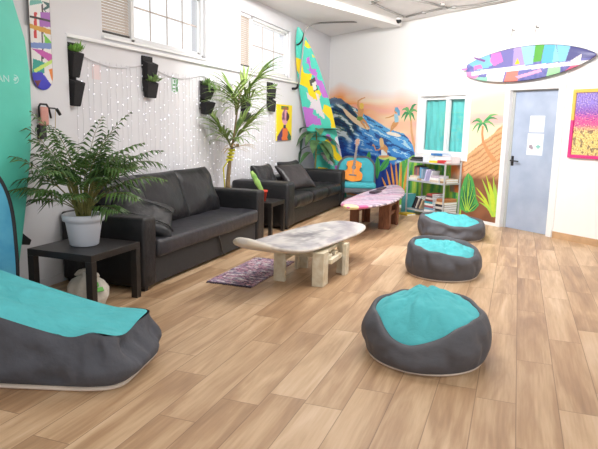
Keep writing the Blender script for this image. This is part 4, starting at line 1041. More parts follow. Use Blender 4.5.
for az, el, ln, dr in FR:
    B = new(); a = math.radians(az); b0 = base+Vector((.04*math.cos(a), .04*math.sin(a), .06))
    frond(B, b0, a, math.radians(el), ln*.95, dr, 12, .205, .0125, rnd, start=.36)
    for v in B.b.verts: v.co.x = max(v.co.x, XW+.075)
    finish('frond', B, ['leaf', 'stem'], pt)

# tall palm with yellow tie, between the sofas
TC = Vector((-3.84, 7.50, 0))
tp = thing('tall_palm', 'tall slender palm with yellow tied stem standing between the two sofas', 'plant', TC)
B = new(); lathe(B, [(.12, 0), (.15, .28), (.155, .30), (.14, .30), (.135, .26), (.001, .26)], TC, 24); finish('pot', B, 'potd', tp, smooth=True)
B = new(); tube(B, [TC+Vector((0, 0, .2)), TC+Vector((.02, 0, .7)), TC+Vector((.05, 0, 1.05)), TC+Vector((.10, 0, 1.30)), TC+Vector((.16, .02, 1.75)), TC+Vector((.20, .02, 2.0))], [.034, .034, .026, .014, .010, .007], 8)
finish('trunk', B, 'trunk', tp, smooth=True)
B = new()
for k in range(4):
    z = 1.02+.045*k
    lathe(B, [(.046, z), (.052, z+.015), (.046, z+.03)], TC+Vector((.045+.012*k, 0, 0)), 14)
tube(B, [TC+Vector((.06, -.04, 1.05)), TC+Vector((-.02, -.06, .92)), TC+Vector((0, -.05, .6))], .010, 6); tube(B, [TC+Vector((.06, -.03, 1.12)), TC+Vector((.10, -.05, 1.18))], .012, 6)
finish('yellow_tie', B, 'ribbon', tp, smooth=True)
rnd = random.Random(21)
def longleaf(B, base, az, el, l_, w, droop):
    a = az; p = Vector(base); n = 9; e = el; row = []
    for i in range(n+1):
        t = i/n; dd = Vector((math.cos(a)*math.cos(e), math.sin(a)*math.cos(e), math.sin(e))); sd = dd.cross(Vector((0, 0, 1)))
        sd = sd.normalized() if sd.length > .02 else Vector((math.sin(a), -math.cos(a), 0)); up = sd.cross(dd); ww = w*(math.sin(PI*min(1, .12+.88*t))**.7)+.001
        row.append((B.v(p+sd*ww-up*ww*.35), B.v(p), B.v(p-sd*ww-up*ww*.35))); p = p+dd*(l_/n); e -= droop/n*(.5+1.0*t)
    for q, r in zip(row, row[1:]): B.f([q[0], q[1], r[1], r[0]]); B.f([q[1], q[2], r[2], r[1]])
# each frond: a short rachis with long narrow leaflets on both sides
for (bz, bx, az, el, ln, dr, n, lf, mm) in ((1.22, .07, 200, 70, .42, .5, 11, .44, 'leaf2'), (1.22, .08, 15, 66, .46, .6, 12, .48, 'leaf2'), (1.24, .09, 60, 74, .40, .5, 10, .42, 'leaf2'), (1.20, .07, 255, 60, .34, .6, 9, .38, 'leaf2'), (1.16, .06, 330, 40, .22, .9, 6, .26, 'leafdry'),
                                          (1.74, .15, 30, 66, .58, .4, 15, .50, 'leaf2'), (1.70, .15, 80, 72, .5, .4, 12, .46, 'leaf2'), (1.66, .14, 290, 62, .4, .6, 9, .42, 'leaf2'), (1.72, .15, 185, 78, .36, .3, 8, .40, 'leaf2'), (1.70, .15, 335, 52, .40, .8, 9, .44, 'leaf2'), (1.80, .16, 170, 50, .50, 1.0, 7, .24, 'leaf2')):
    B = new(); az_ = math.radians(az); p = TC+Vector((bx, 0, bz)); e = math.radians(el); pts = []; st = 12
    for i in range(st+1):
        pts.append(p.copy()); p = p+Vector((math.cos(az_)*math.cos(e), math.sin(az_)*math.cos(e), math.sin(e)))*(ln/st); e -= dr/st
    tube(B, pts, [.009*(1-.7*i/st) for i in range(st+1)], 6, 1)
    for k in range(n):
        t = .12+.88*(k+.5)/n; i = min(int(t*st), st-1); q = pts[i].lerp(pts[i+1], t*st-i)
        for sg in (-1, 1):
            spread = math.radians(62-38*t)*sg
            ez = math.radians(el)*(.42+.5*t)-rnd.uniform(.0, .25)
            longleaf(B, q, az_+spread*1.25+rnd.uniform(-.12, .12), ez, lf*1.12*(.75+.35*math.sin(PI*t))*rnd.uniform(.85, 1.1), (.0135 if mm != 'leafdry' else .011), 1.3-.55*t+rnd.uniform(0, .4))
    for v in B.b.verts: v.co.x = max(v.co.x, XW+.035)
    finish('frond', B, [mm, 'stem'], tp)

# cactus in red pot
CP_ = Vector((-3.335, 7.62, .465))
ct_ = thing('potted_cactus', 'green cactus in a small red pot on the far small side table', 'plant', CP_)
B = new(); lathe(B, [(.05, 0), (.068, .13), (.074, .13), (.074, .155), (.062, .155), (.058, .135), (.001, .135)], CP_, 24); finish('pot', B, 'potr', ct_, smooth=True)
B = new()
ax = Vector((-.45, -.22, .9)).normalized()
for k in range(4):
    pass
rings = []
c0 = CP_+Vector((0, 0, .13))
for i in range(15):
    t = i/14; r = .014+.021*math.sin(PI*min(1, t*.92+.04))**.7*(1+.16*math.sin(t*18)); rings.append((c0+ax*.33*t, r))
sd_ = ax.cross(Vector((.6, -.8, 0))).normalized(); th = ax.cross(sd_)
VV = [[B.v(p+sd_*r*math.cos(2*PI*k/14)*1.15+th*r*.45*math.sin(2*PI*k/14)) for k in range(14)] for p, r in rings]
for a, b in zip(VV, VV[1:]):
    for k in range(14): B.f([a[k], a[(k+1) % 14], b[(k+1) % 14], b[k]])
B.f(VV[0][::-1]); B.f(VV[-1]); finish('cactus_stem', B, 'cactus', ct_, smooth=True)

# broad leaved plant behind the far sofa
MP = Vector((-3.80, 11.27, 0))
mo = thing('broad_leaf_plant', 'dark green broad leaved plant behind the far sofa before the camouflage longboard', 'plant', MP)
B = new(); lathe(B, [(.13, 0), (.16, .28), (.145, .28), (.001, .25)], MP, 24); finish('pot', B, 'potd', mo, smooth=True)
def big_leaf(B, base, direc, l_, w, droop):
    d_ = Vector(direc).normalized(); sd = d_.cross(Vector((0, 0, 1)))
    sd = sd.normalized() if sd.length > .05 else Vector((1, 0, 0)); n = 9; row = []
    for i in range(n+1):
        t = i/n; c = Vector(base)+d_*l_*t-Vector((0, 0, droop*l_*t*t)); ww = w*math.sin(PI*min(1, t*.93+.05))**.8
        up = Vector((0, 0, ww*.22)); row.append((B.v(c+sd*ww+up), B.v(c), B.v(c-sd*ww+up)))
    for a, b in zip(row, row[1:]): B.f([a[0], a[1], b[1], b[0]]); B.f([a[1], a[2], b[2], b[1]])
B = new(); tube(B, [MP+Vector((0, 0, .25)), MP+Vector((.02, 0, .8)), MP+Vector((.03, 0, 1.25)), MP+Vector((.02, 0, 1.45))], [.02, .018, .014, .010], 7); finish('stem', B, 'stem', mo, smooth=True)
rnd = random.Random(4)
for (z, az, l_, w, dr, e) in ((1.45, 200, .38, .085, .5, .25), (1.44, -5, .46, .10, .15, .12), (1.46, 60, .36, .09, .4, .5), (1.40, 230, .36, .09, .9, .1), (1.30, 190, .42, .09, 1.0, .2), (1.32, 10, .42, .10, .8, .1), (1.20, -30, .42, .10, .9, .2), (1.10, 200, .40, .09, 1.0, .1), (1.05, 20, .36, .09, .9, .1), (1.42, 300, .32, .09, .7, .4), (1.22, 280, .34, .09, .9, .2), (.98, 240, .32, .08, .9, .2), (.95, -10, .34, .09, .8, .2), (1.5, 120, .26, .08, .4, .7), (1.15, 320, .4, .09, 1.1, .3), (1.35, 260, .34, .08, 1.0, .3)):
    a = math.radians(az); b0 = MP+Vector((.025, 0, z)); d_ = Vector((math.cos(a), math.sin(a), e)); B = new(); p1 = b0+d_*.10
    tube(B, [b0, p1], .006, 5, 1); big_leaf(B, p1, d_, l_, w, dr)
    for v in B.b.verts: v.co.x = max(v.co.x, XW+.02)
    finish('leaf', B, ['leafdk', 'stem'], mo, smooth=True)

# white cotton bag under the table
BC = Vector((-3.30, 3.90, 0))
bg = thing('cloth_bag', 'white cotton bag tied at the top under the near side table', 'bag', BC)
B = new(); prof = [(.10, .0), (.15, .02), (.178, .09), (.170, .16), (.13, .22), (.07, .258), (.035, .27), (.05, .295), (.03, .30)]; seg = 40; rings = []
for i, (r, z) in enumerate(prof):
    ring = []
    for k in range(seg):
        a = 2*PI*k/seg; wv = 1+(.05+.10*(z/.3))*math.sin(a*9+z*11)*(.3 if z < .1 else 1)+.05*nz(math.cos(a)*2, math.sin(a)*2, z*6); ring.append(B.v(BC+Vector((r*wv*math.cos(a), r*wv*math.sin(a)*.8, z))))
    rings.append(ring)
for a, b in zip(rings, rings[1:]):
    for k in range(seg): B.f([a[k], a[(k+1) % seg], b[(k+1) % seg], b[k]])
B.f(rings[0][::-1]); B.f(rings[-1]); finish('bag_body', B, 'bag', bg, smooth=True)
for sg in (-1, 1):
    B = new(); cushion(B, Matrix.Translation(BC+Vector((sg*.06, 0, .285))) @ Matrix.Rotation(sg*.5, 4, 'Y'), .11, .06, .04, n=8, wr=.006, seed=sg); finish('knot_ear', B, 'bag', bg, smooth=True)
B = new()
for (a, z) in ((-.55, .21), (-.35, .17)):
    r = .150 if z > .2 else .175; c_ = BC+Vector((r*math.cos(a), r*.8*math.sin(a), z)); m = Matrix.Translation(c_) @ Matrix.Rotation(a, 4, 'Z') @ Matrix.Rotation(-.7, 4, 'Y'); box(B, -.004, .006, -.03, .03, -.018, .018, m=m)
finish('printed_mark', B, 'bagmark', bg)

# rug
RG = [L(c) for c in ((206, 198, 206), (100, 78, 100), (160, 104, 130), (228, 222, 222), (134, 122, 146), (190, 150, 168), (84, 74, 94), (212, 160, 172))]
B = new(); cols = []; x0, x1, y0, y1 = -2.76, -2.275, 4.98, 6.12; nx, ny = 30, 110
H_ = {}
for i in range(nx+1):
    for j in range(ny+1):
        H_[(i, j)] = B.v((x0+(x1-x0)*i/nx+.012*nz(j*.1, 3), y0+(y1-y0)*j/ny, .012+.004*nz(i*.5, j*.5)))
for i in range(nx):
    for j in range(ny):
        if B.f([H_[(i, j)], H_[(i+1, j)], H_[(i+1, j+1)], H_[(i, j+1)]]):
            q = nz(j*.33, i*.06, 1)+.6*nz(j*.8, i*.16, 4); cols.append(RG[int((q*.5+.5)*9.9) % 8])
edge = [H_[(i, 0)] for i in range(nx+1)]+[H_[(nx, j)] for j in range(1, ny+1)]+[H_[(i, ny)] for i in range(nx-1, -1, -1)]+[H_[(0, j)] for j in range(ny-1, 0, -1)]
low = [B.v((v.co.x, v.co.y, .001)) for v in edge]
for k in range(len(edge)):
    B.f([edge[k], edge[(k+1) % len(edge)], low[(k+1) % len(edge)], low[k]]); cols.append(RG[k % 8])
rg = thing('rug', 'small purple and white woven rag rug on the floor before the long sofa', 'rug', ((x0+x1)/2, (y0+y1)/2, 0))
finish('woven_cloth', B, PAINTF, rg, colors=cols)
B = new(); rnd = random.Random(2)
for k in range(60):
    for yy, sg in ((y0, -1), (y1, 1)):
        x = x0+(x1-x0)*(k+.5)/60; tube(B, [(x, yy, .008), (x+rnd.uniform(-.008, .008), yy+sg*rnd.uniform(.02, .04), .005)], .0035, 5)
o_ = finish('fringe', B, mat('fringe_dark', (74, 66, 82), .9), rg); o_['kind'] = 'stuff'

# ------------------------------------------------------------------ bean bags
def beanbag(label, c, r, rim, mound, seed, rx=1., ry=1., tilt=(0, 0), mpos=(0, 0), mr=.8, base_white=True, lean=(0, 0), dip=None, fold=1.):
    c = Vector((c[0], c[1], 0)); t = thing('bean_bag', label, 'bean bag', c, 0, 'grey and turquoise bean bags')
    seg = 96
    def rimz(a):
        z = rim+tilt[0]*math.cos(a)+tilt[1]*math.sin(a)+.020*nz(math.cos(a)*2.2, math.sin(a)*2.2, seed)
        if dip: z -= dip[1]*math.exp(-((math.atan2(math.sin(a-dip[0]), math.cos(a-dip[0])))/dip[2])**2)
        return z
    # side
    B = new(); rings = []
    LV = [(.0, .92), (.04, .975), (.14, 1.0), (.30, 1.025), (.46, 1.03), (.62, 1.02), (.76, 1.0), (.88, .975), (.96, .935), (1.0, .895), (.985, .855), (.93, .825), (.84, .80)]
    for f, k_ in LV:
        ring = []
        for k in range(seg):
            a = 2*PI*k/seg; z = .012+f*(rimz(a)-.012)
            w = nz(math.cos(a)*1.8+seed, math.sin(a)*1.8, z*7+f)*.05+nz(math.cos(a)*4.2, math.sin(a)*4.2+seed, z*13)*.022
            # diagonal creases in the cloth
            ca_, sa_ = math.cos(a), math.sin(a)
            w -= fold*math.sin(PI*min(1, f*1.02))*(.095*rn(ca_*1.5+seed, sa_*1.5, z*5.2+ca_*.8)**2+.040*rn(ca_*3.2, sa_*3.2+seed, z*8.5-sa_*1.2)**2)
            w += fold*.020*math.sin(PI*f)
            w *= min(1, f*5+.15)
            rr = r*(k_+w); ring.append(B.v(c+Vector((rr*rx*math.cos(a)+lean[0]*f, rr*ry*math.sin(a)+lean[1]*f, z))))
        rings.append(ring)
    for a, b in zip(rings, rings[1:]):
        for k in range(seg): B.f([a[k], a[(k+1) % seg], b[(k+1) % seg], b[k]])
    finish('side_panel', B, 'grey_fab', t, smooth=True, subsurf=1)
    # base strip
    B = new(); lathe(B, [(r*.88, .0), (r*.94, .004), (r*.95, .014), (r*.92, .022)], (0, 0, 0), 64, m=Matrix.Translation(c) @ Matrix.Diagonal((rx, ry, 1, 1))); finish('base_panel', B, 'cream', t, smooth=True)
    # turquoise top
    B = new(); nr = 22; G = []
    for i in range(nr+1):
        q = i/nr; row = []
        for k in range(seg):
            a = 2*PI*k/seg; edge = rimz(a)-.045
            cq = max(0, math.cos(q*PI/2))**.8; hgt = edge*(1-cq)+mound*cq
            ux, uy = q*math.cos(a), q*math.sin(a); w = nz(ux*2.2+seed, uy*2.2, 2)*.04-.022*rn(ux*2.6+seed+.37, uy*1.6, 5.4)*min(1, q*4)-.014*rn(ux*5.6, uy*3.6+seed, 8.3)+.012
            # creases fanning from the middle
            w += .005*math.sin(a*9+3*nz(q*2.2, seed, 0)+4*nz(math.cos(a)*2, math.sin(a)*2, seed))*q*(1-q*.5)*2
            rr = r*mr*q; mp = 1-q
            row.append(B.v(c+Vector((lean[0]+mpos[0]*mp+rr*rx*math.cos(a), lean[1]+mpos[1]*mp+rr*ry*math.sin(a), hgt+w*(1-q**6)))))
        G.append(row)
    for a, b in zip(G[1:], G[2:]):
        for k in range(seg): B.f([a[k], b[k], b[(k+1) % seg], a[(k+1) % seg]])
    cv = B.v(sum((v_.co for v_ in G[1]), Vector())/seg)
    for k in range(seg): B.f([cv, G[1][k], G[1][(k+1) % seg]])
    finish('top_panel', B, 'teal_fab', t, smooth=True, subsurf=1)
    return t
beanbag('round grey bean bag with crumpled turquoise top, nearest of the row on the right', (-.495, 3.97), .415, .335, .435, 1.3, rx=1., ry=1.02, tilt=(.01, .02), dip=(-PI/2-.12, .135, .62), mpos=(-.03, .03), mr=.90)
beanbag('grey bean bag with turquoise top, middle of the row on the right', (-.655, 6.33), .385, .325, .335, 4.1, rx=1.0, ry=1.02, tilt=(-.03, .02), dip=(-PI/2+1.0, .04, .6), mr=.90)
beanbag('grey bean bag with turquoise top, farthest of the row, before the bookshelf', (-.80, 8.62), .465, .285, .32, 7.7, rx=1.0, ry=1.0, tilt=(-.03, .0), dip=(-PI/2+.35, .06, .7), mr=.92)

# big lounge bag on the left
lb = thing('lounge_bean_bag', 'big grey lounge bean bag with flat turquoise top at the lower left', 'bean bag', (-2.75, 2.85, 0))
uo = Vector((-2.09, 2.66, 0)); ud = Vector((-.955, -.297, 0)).normalized(); vd = Vector((-.20, .98, 0)).normalized()
LEN, WID = 1.5, .62
def lz(u, v):   # top height
    return .305+.30*max(0, min(1, (u-.25)/1.0))**1.15+.035*math.exp(-((u-.10)/.10)**2-((v-.0)/.10)**2)-.03*math.exp(-((u)/.12)**2-((v-.22)/.14)**2)
def lpt(u, v, z): return uo+ud*u+vd*v+Vector((0, 0, z))
NU, NV = 56, 30
def per():
    P = []
    for i in range(NU): P.append((LEN*i/NU, 0))
    for j in range(NV): P.append((LEN, WID*j/NV))
    for i in range(NU): P.append((LEN*(1-i/NU), WID))
    for j in range(NV): P.append((0, WID*(1-j/NV)))
    return P
PER = per(); n = len(PER)
cen = Vector((LEN/2, WID/2))
def rnd_out(u, v, grow):
    # rounded rectangle outline, grown outwards
    q = Vector((u, v)); d_ = q-cen; d2 = Vector((d_.x/(LEN/2), d_.y/(WID/2))); k = max(abs(d2.x), abs(d2.y)); rr = (abs(d2.x)**9+abs(d2.y)**9)**(1/9)
    f = k/rr if rr > 0 else 1
    dirn = Vector((math.copysign(abs(d2.x)**5, d2.x), math.copysign(abs(d2.y)**5, d2.y))); dirn = dirn.normalized() if dirn.length > 0 else dirn
    return cen+d_*f+dirn*grow
B = new(); rings = []
for f, gr in ((0, .0), (.06, .05), (.2, .085), (.4, .085), (.6, .06), (.8, .03), (.93, .01), (1.0, -.012)):
    ring = []
    for u, v in PER:
        w = (nz(u*3, v*3, f*2)*.035+nz(u*8+f*3, v*8, f*5)*.014-(.070*rn(u*2.6+v*1.2, f*1.6+u*.9, 3.3)**2+.036*rn(u*6+f*2.4, v*6-f*2.0, 7.4)**2)*math.sin(PI*f)*(1.5 if u < .45 else 1)+.02*math.sin(PI*f))*min(1, f*6)
        q = rnd_out(u, v, gr+w); ring.append(B.v(lpt(q.x, q.y, .014+f*(lz(u, v)-.014))))
    rings.append(ring)
for a, b in zip(rings, rings[1:]):
    for k in range(n): B.f([a[k], a[(k+1) % n], b[(k+1) % n], b[k]])
finish('side_panel', B, 'grey_fab2', lb, smooth=True, subsurf=1)
B = new(); rings = []
for z, gr in ((0, -.01), (.003, .040), (.014, .048), (.022, .02)): rings.append([B.v(lpt(rnd_out(u, v, gr).x, rnd_out(u, v, gr).y, z)) for u, v in PER])
for a, b in zip(rings, rings[1:]):
    for k in range(n): B.f([a[k], a[(k+1) % n], b[(k+1) % n], b[k]])
B.f(rings[0][::-1]); finish('base_panel', B, 'cream', lb, smooth=True)
B = new(); rings = []; K = 14
for i in range(K):
    q = 1-i/K; ring = []
    for u, v in PER:
        e = rnd_out(u, v, -.012); p = cen+(e-cen)*q; z = lz(p.x, p.y)
        sag = .035*math.sin(PI*(1-q)) if i else 0
        w = 0 if i == 0 else .020*nz(p.x*3, p.y*4, 3)-.010*rn(p.x*5+p.y*2, p.y*4, 6)-.006*rn(p.x*11, p.y*12, 2)
        ring.append(B.v(lpt(p.x, p.y, z+sag*.5+w)))
    rings.append(ring)
for a, b in zip(rings, rings[1:]):
    for k in range(n): B.f([a[k], a[(k+1) % n], b[(k+1) % n], b[k]])
cv = B.v(lpt(cen.x, cen.y, lz(cen.x, cen.y)+.02))
for k in range(n): B.f([rings[-1][k], rings[-1][(k+1) % n], cv])
finish('top_panel', B, 'teal_fab', lb, smooth=True)

# ------------------------------------------------------------------ armchair and guitar
ac = thing('armchair', 'turquoise tub armchair with grey edges in the painted corner holding the guitar', 'armchair', (-2.95, 11.42, 0), 0)
yawc = math.radians(18); cm = Matrix.Translation((-2.95, 11.42, 0)) @ Matrix.Rotation(yawc, 4, 'Z')
def arch(w, h, r=.22, n=10):
    P = [(-w/2, 0)]; P = [(-w/2, 0), (-w/2-.01, h-r)]
    for i in range(1, n): a = PI-PI/2*i/n; P.append((-w/2+r+r*math.cos(a), h-r+r*math.sin(a)))
    for i in range(0, n): a = PI/2-PI/2*i/n; P.append((w/2-r+r*math.cos(a), h-r+r*math.sin(a)))
    P += [(w/2, h-r), (w/2, 0)]; return P
B = new(); fnb = lambda a, b, t: cm @ Vector((a*1.0, .25+t+.10*(b/.6)-.25*(a/.4)**2*.4, .38+b))
prism(B, arch(.78, .56, .24), fnb, .04, .14); finish('back_shell', B, 'chair_grey', ac, smooth=False, bevel=.02)
B = new(); prism(B, [(x*.90, y*.94+.0) for x, y in arch(.78, .56, .24)], fnb, .0, .06); finish('back_pad', B, 'chair_teal', ac, bevel=.02)
B = new(); rbox(B, -.36, .36, -.30, .24, .34, .45, .04, 3, m=cm); finish('seat', B, 'chair_teal', ac, smooth=True)
B = new(); rbox(B, -.37, .37, -.31, .28, .25, .345, .03, 3, m=cm); finish('seat_base', B, 'chair_grey', ac, smooth=True)
for x in (-.3, .3):
    for y in (-.25, .22):
        B = new(); tube(B, [cm @ Vector((x, y, .26)), cm @ Vector((x*1.1, y*1.1, 0))], [.022, .014], 8); finish('leg', B, 'blackp', ac)
gt = thing('guitar', 'orange acoustic guitar standing upright in the turquoise armchair', 'guitar', (-3.03, 11.33, .45))
gax = Vector((.03, .30, 1)).normalized(); gwd = Vector((.95, .28, 0)); gwd = (gwd-gax*gwd.dot(gax)).normalized(); gn = gwd.cross(gax).normalized()
if gn.y > 0: gn = -gn
go = Vector((-3.03, 11.33, .452))
fg = lambda a, b, t: go+gwd*a+gax*b+gn*t
P = []
for i in range(48):
    t = i/47; z = .42*t; w = .155*math.sin(PI*min(1, max(0, (t*.62+.06))))**.45 if False else None
def gw(t):
    lo = .168*math.exp(-((t-.27)/.30)**4)+0; up = .128*math.exp(-((t-.80)/.22)**4)
    v = max(lo, up, .105*math.exp(-((t-.58)/.25)**4))
    e = min(1, max(0, t/.10))**.5*min(1, max(0, (1-t)/.10))**.5
    return max(.01, v*e)*1.16
ts = [.5-.5*math.cos(PI*i/40) for i in range(41)]
P = [(gw(t), .44*t) for t in ts]+[(-gw(t), .44*t) for t in ts[::-1]]
B = new(); prism(B, P, fg, -.09, 0); finish('body', B, ['guitar_side'], gt)
B = new(); prism(B, [(x*.985, .44*.006+y*.988) for x, y in P], fg, 0, .006); top_ = finish('soundboard', B, 'guitar', gt)
B = new(); prism(B, [(.044*math.cos(2*PI*k/24), .29+.044*math.sin(2*PI*k/24)) for k in range(24)], fg, .0062, .0075); finish('sound_hole', B, 'blackp', top_)
B = new(); prism(B, [(-.075, .12), (.075, .12), (.075, .145), (-.075, .145)], fg, .006, .016); finish('bridge', B, 'guitar_neck', top_)
B = new(); prism(B, [(-.026, .335), (.026, .335), (.022, .72), (-.022, .72)], fg, .007, .026); finish('neck', B, 'guitar_neck', gt)
B = new(); prism(B, [(-.024, .72), (.024, .72), (.036, .76), (.032, .87), (-.032, .87), (-.036, .76)], fg, .0, .018); hd = finish('headstock', B, mat('headstock_wood', (150, 96, 60), .4), gt)
for sg in (-1, 1):
    for k in range(3):
        B = new(); tube(B, [fg(sg*.034, .775+.03*k, .008), fg(sg*.055, .775+.03*k, .008)], .006, 6); finish('tuning_peg', B, 'white_pl', hd)
B = new()
for k in range(6): tube(B, [fg(-.018+.0072*k, .135, .018), fg(-.016+.0064*k, .76, .027)], .0012, 4)
finish('strings', B, 'metal', gt)

# ------------------------------------------------------------------ bookshelf
SA, SB_, SO0, SO1 = 3.24, 4.16, .035, .40
LEV = [.10, .62, .955]
sh = thing('book_shelf', 'grey metal shelving rack full of books below the mural window', 'shelf', wall((SA+SB_)/2, 0, .2))
for s in (SA, SB_):
    for o_ in (SO0, SO1):
        B = new(); wbox(B, s-.011, s+.011, 0, .985, o_-.011, o_+.011); finish('post', B, 'metal', sh)
for z in LEV:
    B = new(); wbox(B, SA+.0115, SB_-.0115, z-.025, z, SO0-.010, SO1+.010); finish('shelf_board', B, 'metal', sh)
BKM = {}
def bk(col):
    if col not in BKM: BKM[col] = mat('book_cover_%d' % len(BKM), col, .55, var=.06, vscale=18)
    return BKM[col]
def book(label, kind, col, s0, s1, z0, z1, o0, o1, rot=0., group=None, cat='book', name='book'):
    """box book with cover and page block; rot tilts it in the wall plane"""
    s0, s1 = SA+(s0-SA)*.91, SA+(s1-SA)*.91
    cs, cz = (s0+s1)/2, z0
    def Pt(s, z, o):
        ds, dz = s-cs, z-cz; c, q = math.cos(rot), math.sin(rot)
        return wall(cs+ds*c-dz*q, cz+ds*q+dz*c, o)
    def pb(B, a, b, c, d_, e, f): hexa(B, [Pt(a, c, e), Pt(b, c, e), Pt(b, c, f), Pt(a, c, f), Pt(a, d_, e), Pt(b, d_, e), Pt(b, d_, f), Pt(a, d_, f)])
    t = thing(name, label, cat, wall(cs, z0, (o0+o1)/2), 0, group)
    B = new(); e = .003
    if kind == 'flat':
        pb(B, s0, s1, z0, z0+e, o0, o1); pb(B, s0, s1, z1-e, z1, o0, o1); pb(B, s0, s1, z0+e, z1-e, o1-e, o1)
        finish('cover', B, bk(col), t); B = new(); pb(B, s0+.004, s1-.004, z0+e, z1-e, o0+.004, o1-e); finish('pages', B, 'paper', t)
    elif kind == 'up':
        pb(B, s0, s0+e, z0, z1, o0, o1); pb(B, s1-e, s1, z0, z1, o0, o1); pb(B, s0+e, s1-e, z0, z1, o1-e, o1)
        finish('cover', B, bk(col), t); B = new(); pb(B, s0+e, s1-e, z0+.004, z1-.005, o0+.004, o1-e); finish('pages', B, 'paper', t)
    else:
        pb(B, s0, s1, z0, z1, o0, o1); finish('body', B, bk(col), t, bevel=.004)
G1, G2, G3, G4 = 'things on the top shelf board', 'books on the middle shelf', 'books on the bottom shelf', 'books on the bottom shelf'
z = LEV[2]
book('dark grey document tray at the left end of the top shelf', 'box', (70, 74, 82), SA+.02, SA+.30, z, z+.035, .10, .38, 0, None, 'tray', 'document_tray')
book('black flat device lying on the grey tray on the top shelf', 'box', (36, 38, 42), SA+.0, SA+.24, z+.035, z+.065, .14, .34, 0, None, 'device', 'flat_device')
book('white carton box in the middle of the top shelf', 'box', (222, 228, 236), SA+.38, SA+.56, z, z+.115, .16, .38, 0, None, 'box', 'carton')
book('blue book lying tilted on the white bundle on the top shelf', 'flat', (58, 120, 184), SA+.50, SA+.80, z+.118, z+.152, .08, .30, 0.0, None)
book('bundle of white papers at the right of the top shelf', 'box', (228, 228, 236), SA+.575, SA+.99, z+.0, z+.115, .05, .28, 0, None, 'papers', 'paper_bundle')
book('yellow folder at the front edge of the top shelf', 'flat', (238, 206, 50), SA+.575, SA+.80, z, z+.03, .285, .405, 0, None)
book('red book with white edge at the front right of the top shelf', 'flat', (196, 56, 60), SA+.805, SA+1.03, z, z+.05, .285, .41, 0, None)
z = LEV[1]
x = SA+.03
for i, (w, h, c, lab) in enumerate(((.035, .20, (152, 92, 96), 'maroon book standing first from the left on the middle shelf'), (.03, .22, (120, 110, 116), 'grey brown book standing second from the left on the middle shelf'), (.04, .19, (172, 118, 110), 'dusty pink book standing third from the left on the middle shelf'), (.03, .21, (100, 84, 90), 'dark brown book standing fourth from the left on the middle shelf'))):
    book(lab, 'up', c, x, x+w, z+.075, z+.075+h*.8, .12, .28, 0, G2); x += w+.012
book('thick white book at the bottom of the left stack on the middle shelf', 'flat', (226, 222, 214), SA+.02, SA+.24, z, z+.04, .06, .385, 0, G2)
book('cream paperback atop the left stack on the middle shelf', 'flat', (224, 204, 176), SA+.03, SA+.23, z+.04, z+.072, .08, .37, 0, G2)
book('tan book lying right of the left stack on the middle shelf', 'flat', (178, 144, 100), SA+.25, SA+.36, z, z+.03, .10, .38, 0, G2)
book('pale blue book standing beside the left stack on the middle shelf', 'up', (108, 168, 206), SA+.27, SA+.30, z+.032, z+.225, .16, .34, 0, G2)
book('light blue grey book standing just right of the pale blue book', 'up', (150, 176, 196), SA+.312, SA+.345, z+.032, z+.20, .16, .34, 0, G2)
book('lilac booklet leaning to the right in the middle of the upper middle shelf', 'up', (200, 192, 226), SA+.42, SA+.45, z+.006, z+.21, .18, .36, -.22, G2)
book('white booklet leaning behind the lilac booklet on the middle shelf', 'up', (232, 232, 236), SA+.49, SA+.515, z+.006, z+.19, .12, .30, -.30, G2)
for i, (c, lab) in enumerate((((206, 190, 170), 'beige book at the bottom of the right stack on the middle shelf'), ((234, 232, 230), 'white book second from below in the right stack on the middle shelf'), ((190, 176, 190), 'mauve book topmost of the right stack on the middle shelf'))):
    book(lab, 'flat', c, SA+.60, SA+.83-.01*i, z+.038*i, z+.038*i+.036, .12, .38-.01*i, 0, G2)
for i, (c, lab) in enumerate((((160, 128, 92), 'brown book at the bottom of the far right pile on the middle shelf'), ((222, 208, 184), 'cream book atop the far right pile on the middle shelf'))):
    book(lab, 'flat', c, SA+.85, SA+1.01, z+.035*i, z+.035*i+.033, .08, .36, 0, G2)
z = LEV[0]+.1805
for i, (c, lab) in enumerate((((130, 62, 62), 'dark red book at the bottom of the pile atop the middle stack'), ((214, 206, 200), 'off white book second in the pile atop the middle stack'), ((84, 64, 72), 'plum book third in the pile atop the middle stack'), ((176, 84, 76), 'brick red book topmost of the pile atop the middle stack'))):
    book(lab, 'flat', c, SA+.51+.012*i, SA+.71-.006*i, z+.034*i, z+.034*i+.032, .10, .38, 0, G3)
book('brown flat box atop the right stack on the bottom shelf', 'box', (168, 112, 74), SA+.80, SA+1.01, LEV[0]+.2, LEV[0]+.25, .08, .37, 0, None, 'box', 'flat_box')
z = LEV[0]
for i, (w, h, c, tl, lab) in enumerate(((.035, .23, (28, 28, 34), -.42, 'black book leaning first from the left on the bottom shelf'), (.03, .22, (58, 52, 62), -.42, 'charcoal book leaning second from the left on the bottom shelf'), (.03, .21, (206, 196, 186), -.42, 'pale book leaning third from the left on the bottom shelf'), (.035, .21, (74, 60, 66), -.42, 'dark brown book leaning fourth from the left on the bottom shelf'), (.03, .19, (196, 174, 146), -.42, 'tan book leaning fifth from the left on the bottom shelf'))):
    book(lab, 'up', c, SA+.12+.052*i, SA+.12+.052*i+w, z+.016, z+.016+h, .14, .37, tl, G4)
for i, (c, lab) in enumerate((((228, 226, 226), 'white book at the bottom of the middle stack on the bottom shelf'), ((112, 164, 190), 'blue grey book second in the middle stack on the bottom shelf'), ((160, 86, 98), 'rose red book third in the middle stack on the bottom shelf'), ((236, 232, 226), 'white book fourth in the middle stack on the bottom shelf'), ((64, 152, 168), 'teal book topmost of the middle stack on the bottom shelf'))):
    book(lab, 'flat', c, SA+.50, SA+.76-.012*i, z+.036*i, z+.036*i+.034, .10, .385, 0, G4)
